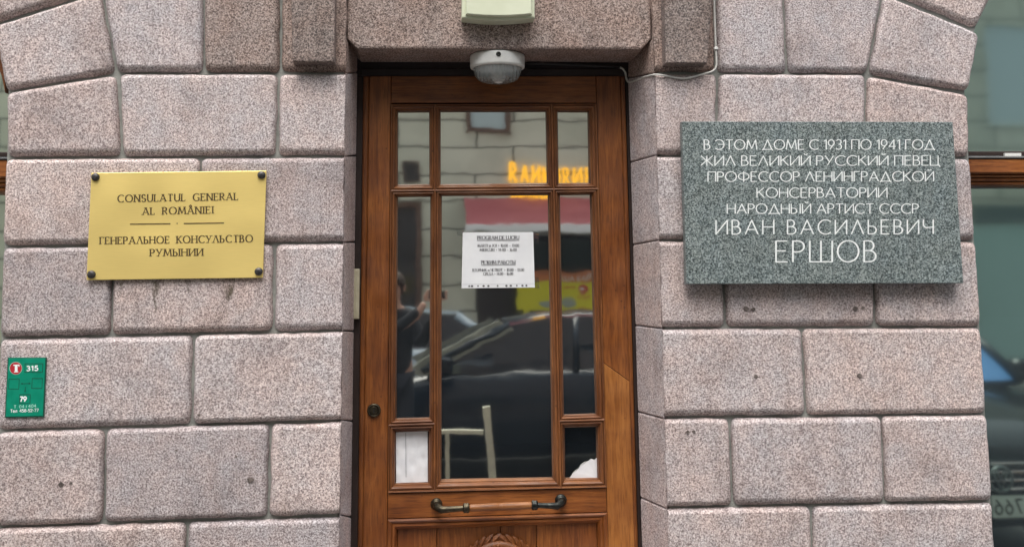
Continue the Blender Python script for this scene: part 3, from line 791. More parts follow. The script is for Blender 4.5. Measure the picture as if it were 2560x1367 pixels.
# lock cylinder
lk = MB(); c = at(935, 1025, DF)
lk.lathe((c.x, DF + .001, c.z), '-y', [(.0275, 0), (.0275, .008), (.025, .012), (.0195, .0125), (.0190, .009), (.0165, .009), (.0165, .014), (.0155, .015)], 0, 30)
lk.box((c.x - .0015, DF - .0165, c.z - .008), (c.x + .0015, DF - .0148, c.z + .006), 1)
part(lk, 'lock', [BRONZE, BLACK])
# beige contact box on the left frame
bx = MB(); prism(bx, [(885, 672), (899, 672), (897, 797), (883, 797)], DY - .012, DY + .05, 0, 2); prism(bx, [(889.5, 676), (895, 676), (893, 793), (887.5, 793)], DY - .0135, DY, 0, .8)
part(bx, 'door_contact', BEIGE)

# vestibule behind the door
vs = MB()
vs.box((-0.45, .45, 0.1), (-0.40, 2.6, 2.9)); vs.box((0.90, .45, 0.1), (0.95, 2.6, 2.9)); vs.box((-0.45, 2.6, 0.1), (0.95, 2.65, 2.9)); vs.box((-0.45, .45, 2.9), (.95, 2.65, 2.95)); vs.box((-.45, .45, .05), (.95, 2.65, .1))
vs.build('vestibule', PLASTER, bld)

# ------------------------------------------------------------------ windows at both edges
WG_R = pane_mat('tinted_window_glass', 0.82, (0.58, 0.71, 0.65), (0.10, 0.16, 0.15), 0.00035, 3.0, 40.0, .05, .05)
WG_L = pane_mat('pale_window_glass', 0.92, (0.92, 1.0, 0.86), (0.25, 0.3, 0.27), 0.0003, 3.0, 20.0)
GREYM = mottled('grey_sill_metal', (0.13, 0.135, 0.14), (0.19, 0.19, 0.19), 12, 0.6)
def window(x0, x1, xe, ysl, ytr0, ytr1, glass):
    """xe: x of the pier edge; the window runs from x0 to x1 behind the piers"""
    w = bpy.data.objects.new('window', None); COL.objects.link(w); w.parent = bld
    y1 = at(xe, ytr0, .2); y2 = at(xe, ytr1, .2)
    z0, z1, z2, z3 = .35, y2.z, y1.z, 3.05
    for a, b in ((z0 + .06, z1 + .01), (z2 - .01, z3)):
        g = MB(); g.add([(x0, .30, a), (x1, .30, a), (x1, .30, b), (x0, .30, b)], [(0, 1, 2, 3)]); g.build('pane', glass).parent = w
    t = MB(); h = z2 - z1
    for k, (f0, f1, yy) in enumerate(((0, .14, .215), (.145, .29, .205), (.295, .42, .195), (.425, 1.0, .180))):
        t.box((x0, yy, z1 + h * f0), (x1, .33, z1 + h * f1), 0, tint=.3 if k < 3 else .6, bev=.006)
    t.build('transom', WW).parent = w
    s = MB(); s.box((x0, .175, z2 + .002), (x1, .33, z2 + .012), bev=.003); s.box((x0, .20, z2 + .014), (x1, .33, z2 + .036), 1, bev=.004)
    s.build('sill', [GREYM, WD]).parent = w
    f = MB(); f.box((x0, .2, z0), (x1, .34, z0 + .06), bev=.006)
    for x in (x0, x1 - .07): f.box((x, .21, z0 + .062), (x + .07, .335, z1 - .002), bev=.006); f.box((x, .21, z2 + .04), (x + .07, .335, z3), bev=.006)
    f.build('frame', WV).parent = w
    return w
xl = at(WL(700), 700, .25).x
window(-4.2, xl + .14, 0, 0, 402, 478, WG_L)
xr = at(2426, 300, .25).x
wr_ = window(xr - 0.16, 4.6, 2490, 0, 399, 462, WG_R)
lb = MB(); p, q = at(2511, 383, .19), at(2553, 392, .19)
lb.box((p.x, .188, q.z + .003), (q.x, .1995, p.z)); lb.build('label_strip', WHITE).parent = wr_
# curved head of the left window frame
ah = MB(); prism(ah, [(-260, -120), (0, -60), (9, 140), (13, 232), (4, 190), (-8, 160), (-260, 40)], .20, .33, 0, 0); ah.build('window_frame', WW, bld)

# ================================================================== THINGS FIXED TO THE WALL
def quadslab(mb, q, Yf, Yb, mi=0, bev=1.5): prism(mb, q, Yf, Yb, mi, bev)

# brass plate
BQ = [(228, 432.5), (666, 427), (657, 694), (216, 700)]
b0 = at(440, 565, -.016)
br = empty('brass_plaque', 'polished brass consulate plate with engraved brown letters and four dark bolts', 'plaque', b0)
o = MB(); quadslab(o, BQ, -.016, -.010, 0, 1.0); o.build('plate', BRASS, br)
for x, y in ((239, 443), (654, 438), (647, 678.5), (229, 686)):
    s = MB(); c = at(x, y, -.016); s.lathe((c.x, -.016, c.z), '-y', [(.0155, 0), (.0155, .004), (.014, .008), (.010, .011), (.004, .0125)], 0, 24)
    s.box((c.x - .006, -.0156, c.z - .006), (c.x + .006, .02, c.z + .006)); s.build('bolt', BOLT, br)
o = MB(); YB = -.0166
text(o, 'CONSULATUL  GENERAL', (295, 505.5), (594.5, 500), 17.5, YB, .19, .085, True, .30, .42)
text(o, 'AL  ROMÂNIEI', (357, 537), (533, 533.5), 17.5, YB, .19, .085, True, .30, .42)
text(o, 'ГЕНЕРАЛЬНОЕ  КОНСУЛЬСТВО', (250.5, 610.5), (631, 605), 17.5, YB, .19, .085, True, .30, .42)
text(o, 'РУМЫНИИ', (376, 640.5), (506.5, 639), 17.5, YB, .19, .085, True, .30, .42)
for (x0, y0, x1, y1) in ((325, 560.5, 426, 559.5), (459.5, 559, 560, 557.5), (441.5, 558.7, 444, 558.7)):
    o.add([at(x0, y0 - 1.4, YB), at(x1, y1 - 1.4, YB), at(x1, y1 + 1.4, YB), at(x0, y0 + 1.4, YB)], [(0, 1, 2, 3)])
o.build('lettering', INK, br)

# granite memorial plaque
GQ = [(1705, 304), (2382, 305), (2409, 708), (1716.5, 710)]
g0 = at(2050, 507, -.060)
gp_ = empty('memorial_plaque', 'grey green granite memorial slab carved with seven lines of white letters', 'plaque', g0)
o = MB(); quadslab(o, GQ, -.060, -.022, 0, 1.6)
for x, y in ((1800, 380), (2300, 380), (1800, 640), (2300, 640)):
    c = at(x, y, -.03); o.box((c.x - .03, -.03, c.z - .03), (c.x + .03, .02, c.z + .03))
o.build('slab', PLAQ, gp_)
o = MB(); YG = -.0606; W_ = dict(thick=.12, thin=.085, gap=.17, space=.36)
text(o, 'В ЭТОМ ДОМЕ С 1931 ПО 1941 ГОД', (1760.5, 374), (2336, 373.5), 24, YG, **W_)
text(o, 'ЖИЛ ВЕЛИКИЙ РУССКИЙ ПЕВЕЦ', (1752, 414), (2349, 413.5), 24, YG, **W_)
text(o, 'ПРОФЕССОР ЛЕНИНГРАДСКОЙ', (1770, 454), (2334, 453), 24, YG, **W_)
text(o, 'КОНСЕРВАТОРИИ', (1892.5, 494), (2217.5, 493.5), 24, YG, **W_)
text(o, 'НАРОДНЫЙ АРТИСТ СССР', (1818, 534), (2296, 533.5), 24, YG, **W_)
text(o, 'ИВАН ВАСИЛЬЕВИЧ', (1790, 585.5), (2333, 584.5), 35, YG, thick=.10, thin=.075, gap=.30, space=.55)
text(o, 'ЕРШОВ', (1940, 654.5), (2190, 654), 52, YG, thick=.085, thin=.06, gap=.24)
o.build('lettering', WHITE_INC, gp_)

# green hydrant sign
SQ = [(19.5, 893), (116, 893), (109, 1041.5), (12, 1043.5)]
s0 = at(63, 968, -.012)
hs_ = empty('utility_sign', 'small green enamel sign with red circled T and white numbers', 'sign', s0)
o = MB(); quadslab(o, SQ, -.006, .004, 1, 0); q = [quadpt(SQ, u, v) for u, v in ((.022, .014), (.975, .014), (.975, .984), (.022, .984))]; quadslab(o, q, -.0075, -.005, 0, .6)
o.build('plate', [GREEN, GREEN_D], hs_)
o = MB()
def disc(mb, cx, cy, r, Y, mi, r2=None): mb.add([at(cx + r * math.cos(2 * math.pi * k / 40), cy + (r2 or r) * math.sin(2 * math.pi * k / 40), Y) for k in range(40)], [tuple(range(40))], mi)
disc(o, 39.5, 920, 16, -.0080, 2); disc(o, 39.5, 920, 15, -.0083, 1)
text(o, 'T', (33.2, 929.5), (47.5, 929), 17, -.0088, .40, .16, True, mi=0)
text(o, '315', (67, 926.5), (94.5, 925.5), 11.5, -.0080, .24, .22, gap=.30)
text(o, '79', (50.5, 1003), (66, 1002.5), 11.5, -.0080, .26, .24, gap=.22)
text(o, 'T. 04 | 404', (35, 1020), (90, 1017), 7.0, -.0080, .20, .16, gap=.26, mi=2)
text(o, 'Тел: 458-52-77', (26, 1030.5), (96, 1028.5), 7.5, -.0080, .20, .14, gap=.18, mi=0)
def outl(mb, x0, y0, x1, y1, sk, t, Y, mi):
    for (a, b, c, d) in ((x0, y0, x1, y0 + t), (x0, y1 - t, x1, y1), (x0, y0 + t, x0 + t, y1 - t), (x1 - t, y0 + t, x1, y1 - t)):
        f = lambda x, y: at(x - sk * (y - y0) / max(y1 - y0, 1), y, Y)
        mb.add([f(a, b), f(c, b), f(c, d), f(a, d)], [(0, 1, 2, 3)], mi)
outl(o, 62, 908, 108, 930.5, 1, 1.5, -.0080, 3); outl(o, 22, 946, 49, 972.5, 1.5, 1.5, -.0080, 3); outl(o, 80, 944.5, 107, 971, 1.5, 1.5, -.0080, 3); outl(o, 49, 985, 76.5, 1008.5, 1, 1.5, -.0080, 3)
f_ = lambda *p: o.add([at(x, y, -.0080) for x, y in p], [tuple(range(len(p)))], 3)
f_((54, 957.6), (74, 957.2), (74, 958.8), (54, 959.2)); f_((51.5, 958.5), (56.5, 955.8), (56.5, 961)); f_((77, 958), (72, 955.3), (72, 960.6)); f_((63.2, 966), (64.6, 966), (63.6, 978), (62.2, 978)); f_((62.3, 980.5), (60.4, 975), (65, 975))
o.build('lettering', [SIGNW, RED, SIGNF, GREEN_D], hs_)

# paper notice on the glass
NQ = [(1157, 581), (1333, 580), (1337, 718.5), (1154, 720.5)]
n0 = at(1245, 650, GL - .003)
nt = empty('paper_notice', 'white printed notice of opening hours in a punched sleeve taped to the door glass', 'notice', n0)
o = MB()
nu, nv = 16, 12; vs_ = []
for j in range(nv + 1):
    for i in range(nu + 1):
        x, y = quadpt(NQ, i / nu, j / nv); vs_.append(at(x, y, GL - .0035 - .0012 * noise.noise(Vector((i * .35, j * .4, 2.0)))))
o.add(vs_, [(j * (nu + 1) + i, j * (nu + 1) + i + 1, (j + 1) * (nu + 1) + i + 1, (j + 1) * (nu + 1) + i) for j in range(nv) for i in range(nu)], 0, True)
o.build('sheet', mottled('notice_paper', (0.74, 0.75, 0.77), (0.80, 0.81, 0.82), 10, 0.3, 0, 12), nt)
o = MB(); YN = GL - .0052
T_ = dict(thick=.19, thin=.09, serif=True, gap=.22, space=.40)
text(o, 'PROGRAM DE LUCRU', (1193.5, 598.5), (1297.5, 598), 8.5, YN, **T_)
text(o, 'MARȚI și JOI > 10.00 – 13.00', (1194.5, 617), (1297, 616.5), 6.2, YN, **T_)
text(o, 'MIERCURI > 14.00 – 16.00', (1200, 627.5), (1291.5, 627), 6.2, YN, **T_)
text(o, 'РЕЖИМ РАБОТЫ', (1203.5, 660), (1288, 659.5), 8.5, YN, **T_)
text(o, 'ВТОРНИК и ЧЕТВЕРГ > 10.00 – 13.00', (1181.5, 677.8), (1310, 677.3), 6.2, YN, **T_)
text(o, 'СРЕДА > 14.00 – 16.00', (1208.5, 687.5), (1282.5, 687), 6.2, YN, **T_)
for (x0, x1, y) in ((1192.5, 1298.5, 600.8), (1202.5, 1289, 662.3)):
    o.add([at(x0, y - .5, YN), at(x1, y - .7, YN), at(x1, y + .4, YN), at(x0, y + .6, YN)], [(0, 1, 2, 3)])
o.build('print', GREYINK, nt)
o = MB()
for x, w in ((1173, 2), (1180, 4), (1195, 2), (1209, 4), (1221, 4), (1244, 2), (1266, 4), (1277, 4), (1292, 2), (1306, 4), (1316, 3)):
    disc(o, x, 715 - .01 * (x - 1173), w / 2 + .9, YN, 0, 1.9)
o.add([at(1155, 710, YN + .0004), at(1336, 708.3, YN + .0004), at(1336, 709, YN + .0004), at(1155, 710.7, YN + .0004)], [(0, 1, 2, 3)], 1)
o.build('binding_strip', [BLACK, mat('sleeve_edge', (.5, .5, .52), .4)], nt)
tpm = pane_mat('clear_tape', .12, (.9, .9, .9), (.86, .87, .86), .001, 30, 9.)
for q in ([(1141, 576), (1160, 577), (1160, 590), (1143, 588)], [(1330, 577), (1346, 582), (1347, 610), (1334, 606)], [(1331, 690), (1347, 694), (1349, 722), (1335, 718)]):
    tp = MB(); tp.add([at(x, y, GL - .0016) for x, y in q], [(0, 1, 2, 3)]); tp.build('tape', tpm, nt)

# white sheet over the lower left pane, torn piece in the lower right pane
def sheet(poly_px, name, label, nseed):
    o = MB(); n = 14; vs_ = []
    for j in range(n + 1):
        for i in range(n + 1):
            x, y = quadpt(poly_px, i / n, j / n); vs_.append(at(x, y, GL - .0075 - .0042 * noise.noise(Vector((i * .45 + nseed, j * .6, 1.0))) - .0020 * noise.noise(Vector((i * 1.1, j * 1.3 + nseed, 3.0)))))
    o.add(vs_, [(j * (n + 1) + i, j * (n + 1) + i + 1, (j + 1) * (n + 1) + i + 1, (j + 1) * (n + 1) + i) for j in range(n) for i in range(n)], 0, True)
    o2 = o.build(name, PAPER); return tag(o2, label, 'paper')
sheet([(990, 1080), (1069, 1077), (1069.5, 1204), (990.5, 1206.5)], 'paper_sheet', 'plain crumpled white sheet covering the lower left pane', 0)
cr = MB(); cr.add([at(x, y, GL - .0145) for x, y in ((1013.8, 1081), (1014.8, 1081), (1015.6, 1192), (1014.6, 1192))], [(0, 1, 2, 3)])
tag(cr.build('string', mat('grey_string', (.18, .18, .2), .8)), 'thin dark thread hanging down the white sheet in the lower left pane', 'thread')
o = MB(); tp_ = [(1424, 1194), (1433, 1181), (1439, 1175), (1447, 1170), (1452, 1161), (1461, 1155), (1470, 1152), (1478, 1146), (1486, 1149), (1493, 1143), (1493, 1194)]
o.add([at(x, y, GL - .003 - .0012 * (k % 3)) for k, (x, y) in enumerate(tp_)], [tuple(range(len(tp_)))], 0)
tag(o.build('paper_scrap', PAPER), 'torn white scrap in the corner of the lower right pane', 'paper')

# cream light box above the door
lb0 = at(1246, 0, -.06)
bxl = empty('light_box', 'cream rectangular box with a bowed lower edge on the lintel above the lamp', 'light box', lb0)
def bow(x0, x1, y, sag, n=10): return [(lerp(x0, x1, k / n), y + sag * (1 - (2 * k / n - 1) ** 2)) for k in range(n + 1)]
o = MB(); prism(o, [(1336.5, -70), (1337, 45)] + bow(1336, 1155, 45, 7)[1:-1] + [(1154, 45), (1156, -70)], -.045, .026, 0, 3, bevY=.006); o.build('housing', CREAM, bxl)
o = MB(); prism(o, [(1329.5, -70), (1330, 36)] + bow(1330, 1165, 36, 5)[1:-1] + [(1164.5, 36), (1166, -70)], -.064, -.043, 0, 3, bevY=.008); o.build('cover', CREAM, bxl)

# bulkhead lamp under the lintel
lc = at(1243.5, 150, .135)
sof = at(1243, 123, .026).z
lm = empty('bulkhead_lamp', 'round white bulkhead lamp with ribbed glass bowl under the lintel', 'lamp', (lc.x, .135, sof))
Rl = (at(1313, 150, .06).x - at(1174, 150, .06).x) / 2
o = MB(); zb = at(1243, 160, .04).z
hh = sof - zb
o.lathe((lc.x, .135, sof - .0005), '-z', [(Rl * .93, 0), (Rl * .99, .004), (Rl, .010), (Rl, hh - .012), (Rl * .985, hh - .004), (Rl * .93, hh), (Rl * .90, hh), (Rl * .88, hh * .3)], 0, 56, .92)
o.build('base', WHITE, lm)
o = MB(); z1 = at(1243, 200, .08).z
dg = zb - z1
rings = []
for k in range(9):
    a = k / 8 * math.pi / 2
    rings.append((Rl * (.93 * math.cos(a) ** .35 if k < 8 else .02), hh - .004 + (dg + .004) * math.sin(a) ** 1.25))
rings = [(r * .955, z) for r, z in rings]
o.lathe((lc.x, .135, sof), '-z', rings, 0, 72, .92, caps=False)
gm = mat('ribbed_glass', (.40, .44, .44), .14, 0, .7); t = NT(gm); t.b.inputs['Alpha'].default_value = .50
wv = t.new('ShaderNodeTexWave', wave_type='BANDS', bands_direction='X'); wv.inputs['Scale'].default_value = 22; t.link(t.coords(), wv.inputs['Vector']); t.link(t.bump(wv.outputs['Fac'], .004, .7), t.b.inputs['Normal'])
o.build('bowl', gm, lm)
o = MB(); bc = Vector((lc.x + .004, .135, sof - hh + .004))
o.lathe(bc, '-z', [(.013, 0), (.016, .004), (.017, .014), (.026, .026), (.030, .040), (.027, .052), (.016, .062), (.003, .066)], 0, 20); o.build('bulb', mat('bulb_white', (.85, .85, .83), .25), lm)
o = MB(); sc = at(1246, 136, .035); o.lathe((sc.x, .135 - Rl * .92 + .006, sof - .020), '-y', [(.010, 0), (.010, .008), (.0085, .011), (.004, .0112), (.0035, .008)], 0, 18); o.build('screw', IRON, lm)

# white cable
cb = MB()
pts = [at(1783, -90, -.006), at(1785, 0, -.006), at(1787, 60, -.006), at(1789.5, 122, -.006), at(1791, 150, -.006), at(1790, 168, -.006), at(1780, 179, -.006), at(1758, 186, -.006), at(1732, 193, -.007), at(1712, 197, -.007), at(1690, 195, -.006), at(1665, 190, -.006), at(1644, 187.5, -.006), at(1632, 188, .01), at(1612, 193, .09), at(1592, 201, .17), at(1576, 206, .225), at(1570, 205, .245), at(1566, 197, .258), at(1563, 182, .262), at(1556, 172, .262), at(1548, 169, .266)]
sm = []
for i in range(len(pts) - 1):
    p0, p1, p2, p3 = pts[max(i - 1, 0)], pts[i], pts[i + 1], pts[min(i + 2, len(pts) - 1)]
    for k in range(4):
        t_ = k / 4; sm.append(0.5 * ((2 * p1) + (p2 - p0) * t_ + (2 * p0 - 5 * p1 + 4 * p2 - p3) * t_ ** 2 + (3 * p1 - p0 - 3 * p2 + p3) * t_ ** 3))
sm.append(pts[-1])
cb.tube(sm, .0040, 0, 10)
ca = empty('cable', 'thin white cable running down beside the right bracket and sagging to the lamp', 'cable', at(1789, 122, 0))
cb.build('wire', mottled('aged_white_sheath', (.50, .49, .46), (.62, .61, .57), 30, .5), ca)
o = MB(); o.tube([at(1549, 169, .264), at(1520, 166, .262), at(1400, 161, .262), at(1300, 158, .24)], .006); o.build('conduit', mat('dark_conduit', (.02, .018, .02), .6), ca)
o = MB(); c = at(1789.5, 122, -.006); o.box((c.x - .008, -.014, c.z - .006), (c.x + .008, .012, c.z + .006), bev=.002); o.build('clip', WHITE, ca)

# ================================================================== ACROSS THE STREET (seen in the glass)
YO = -12.0
FAC = mat('olive_stone_facade', rough=.85, spec=.2); t = NT(FAC)
g_ = t.new('ShaderNodeNewGeometry'); mp = t.new('ShaderNodeMapping'); mp.inputs['Rotation'].default_value = (R(90), 0, 0); t.link(g_.outputs['Position'], mp.inputs[0])
bk = t.new('ShaderNodeTexBrick'); t.link(mp.outputs[0], bk.inputs['Vector'])
bk.inputs['Scale'].default_value = 1.0; bk.inputs['Brick Width'].default_value = 1.25; bk.inputs['Row Height'].default_value = .44; bk.inputs['Mortar Size'].default_value = .018; bk.inputs['Mortar Smooth'].default_value = .3
bk.inputs['Color1'].default_value = (.60, .60, .48, 1); bk.inputs['Color2'].default_value = (.70, .69, .56, 1); bk.inputs['Mortar'].default_value = (.16, .155, .13, 1)
P_ = t.coords()
cc = t.mix(t.ramp(t.noise(P_, 1.3, 5, .6), [(.4, g3(0)), (.7, g3(.6))]), bk.outputs['Color'], t.mix(1.0, bk.outputs['Color'], (.66, .66, .64), 'MULTIPLY'))
t.link(cc, t.b.inputs['Base Color'])
iv = t.new('ShaderNodeMath', operation='SUBTRACT'); iv.inputs[0].default_value = 1.0; t.link(bk.outputs['Fac'], iv.inputs[1])
t.link(t.bump(iv.outputs[0], .03, 1.0, t.bump(t.noise(P_, 20, 3), .01, .5)), t.b.inputs['Normal'])
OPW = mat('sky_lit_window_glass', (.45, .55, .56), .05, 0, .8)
DKW = mat('dark_shop_glass', (.012, .014, .015), .06, 0, .6)
BRF = mottled('brown_window_frame', (.10, .055, .04), (.16, .09, .06), 6, .6)
TEAL = mottled('teal_shutter', (.36, .52, .46), (.40, .56, .50), 1.0, .6)
ob = empty('stone_building', 'olive grey stone building across the street mirrored in the door glass', 'building', (3, YO, 0))
o = MB(); o.box((-28, YO - 9, 0.0), (40, YO, 10.5)); o.build('wall', FAC, ob)
def owin(pl, pr, pt, pb, glass=OPW, G_=GL, depth=.12, frame=.09, fm=BRF):
    a, b = mir(pl, pb, YO, G_), mir(pr, pt, YO, G_)
    f = MB(); x0, x1, z0, z1 = a.x, b.x, a.z, b.z
    f.box((x0 - frame, YO, z0 - frame), (x0, YO + .05, z1 + frame)); f.box((x1, YO, z0 - frame), (x1 + frame, YO + .05, z1 + frame)); f.box((x0, YO, z0 - frame), (x1, YO + .06, z0)); f.box((x0, YO, z1), (x1, YO + .05, z1 + frame))
    w = f.build('window', fm, ob)
    g = MB(); g.add([(x0, YO + .012, z0), (x1, YO + .012, z0), (x1, YO + .012, z1), (x0, YO + .012, z1)], [(0, 1, 2, 3)])
    q = g.build('pane', glass); q.parent = w
owin(1176, 1262, 120, 322)
owin(900, 1040, 520, 800, DKW)
owin(930, 1034, 120, 210); owin(1010, 1046, 408, 452, DKW, frame=.02)
owin(1440, 1530, 120, 230)
owin(2472, 2700, 70, 312, OPW, .30, frame=.05, fm=FAC)
o = MB(); a, b = mir(2440, 900, YO), mir(2760, 560, YO); o.box((a.x, YO, a.z), (b.x, YO + .04, b.z)); o.build('shutter', TEAL, ob)
o = MB(); a, b = mir(2430, 556, YO), mir(2760, 512, YO); o.box((a.x, YO, a.z), (b.x, YO + .10, b.z)); o.build('shutter_box', mat('dark_green_box', (.05, .075, .07), .6), ob)
# shop door area, dark
o = MB(); a, b = mir(1195, 1150, YO), mir(1300, 700, YO); o.box((a.x, YO, 0), (b.x, YO + .03, b.z)); o.build('door', mat('dark_brown_door', (.03, .018, .014), .4), ob)
o = MB(); a, b = mir(1300, 1150, YO), mir(1640, 585, YO); o.box((a.x, YO, .1), (b.x, YO + .025, b.z)); o.build('shop_window', DKW, ob)

# red awning
aw = MB(); a, b = mir(1166, 560, YO + 1.3), mir(1700, 560, YO + 1.3); top = mir(1166, 497, YO)
rows = []
n = 40
for k in range(n + 1):
    x = lerp(a.x, b.x, k / n); rows.append([(x, YO + .02, top.z), (x, YO + .65, lerp(top.z, a.z, .46)), (x, YO + 1.3, a.z), (x, YO + 1.31, a.z - .09), (x, YO + 1.29, a.z - .088), (x, YO + 1.25, a.z - .01), (x, YO + .65, lerp(top.z, a.z, .46) - .02), (x, YO + .02, top.z - .02)])
aw.loft(rows)
awn = empty('awning', 'dusty red shop awning with white edge mirrored in the door glass', 'awning', (a.x, YO, a.z))
aw.build('canopy', mottled('red_canvas', (.34, .085, .095), (.42, .12, .13), 2, .8), awn)
o = MB(); o.box((a.x - .02, YO + 1.312, a.z - .13), (b.x + .02, YO + 1.335, a.z - .0), bev=.005); o.build('valance', mat('white_valance', (.85, .85, .83), .6), awn)

# lit letter sign
ORG = bpy.data.materials.new('lit_orange_letters'); ORG.use_nodes = True
b_ = ORG.node_tree.nodes['Principled BSDF']; b_.inputs['Base Color'].default_value = (.9, .45, .03, 1); b_.inputs['Emission Color'].default_value = (1.0, .48, .02, 1); b_.inputs['Emission Strength'].default_value = 0.55
o = MB()
text(o, 'RАИИ', (1278, 456), (1374, 462), 46, YO + .05, thick=.16, thin=.12, gap=.50, fn=mir)
text(o, 'ИRИН', (1380, 461), (1482, 461), 40, YO + .05, thick=.16, thin=.12, gap=.50, fn=mir)
text(o, 'ИНRИ', (1282, 505), (1374, 505), 24, YO + .05, thick=.30, thin=.26, gap=.22, fn=mir)
tag(o.build('letter_sign', ORG), 'glowing orange sign letters mirrored in the upper door panes', 'sign')

# yellow shop banner
YEL = mat('yellow_banner', (.72, .66, .02), .5); ORB = mat('orange_band', (.62, .20, .06), .5); REDP = mat('red_print', (.55, .06, .03), .5); GRY = mat('grey_green_print', (.33, .37, .30), .6)
YS = YO + .6
o = MB()
def mq(mb, pts, mi, Y=YS): mb.add([mir(x, y, Y) for x, y in pts], [tuple(range(len(pts)))], mi)
a, b = mir(1292, 778, YS), mir(1620, 680, YS)
o.box((a.x, YS - .06, a.z), (b.x, YS - .004, b.z))
o.box((a.x + .1, YS - .058, 0), (a.x + .18, YS - .01, a.z)); o.box((b.x - .18, YS - .058, 0), (b.x - .1, YS - .01, a.z))
bn = empty('shop_banner', 'yellow and orange food stall banner mirrored behind the dark car', 'banner', (a.x, YS, 0))
o.build('board', YEL, bn)
o = MB()
mq(o, [(1292, 680), (1620, 680), (1620, 704), (1292, 702)], 0, YS)
def mdisc(cx, cy, rx, ry, mi, Y): o.add([mir(cx + rx * math.cos(2 * math.pi * k / 28), cy + ry * math.sin(2 * math.pi * k / 28), Y) for k in range(28)], [tuple(range(28))], mi)
mdisc(1461, 722, 14, 14, 1, YS + .004); mdisc(1457, 724, 6, 5, 3, YS + .008); mdisc(1420, 758, 18, 14, 2, YS + .004); mdisc(1370, 760, 22, 10, 2, YS + .004)
text(o, 'ТЯАТСЕ', (1404, 722), (1438, 722), 7, YS + .004, thick=.2, fn=mir, mi=1)
text(o, 'СТОЛ', (1444, 746), (1478, 746), 7, YS + .004, thick=.2, fn=mir, mi=1)
text(o, 'ТЕПЛО', (1444, 776), (1480, 776), 6, YS + .004, thick=.2, fn=mir, mi=1)
text(o, 'ЩА БАР'.replace('Щ', 'Ш'), (1404, 699), (1478, 699), 11, YS + .004, thick=.2, fn=mir, mi=3)
o.build('print', [ORB, REDP, GRY, mat('banner_white', (.75, .7, .6), .5)], bn)

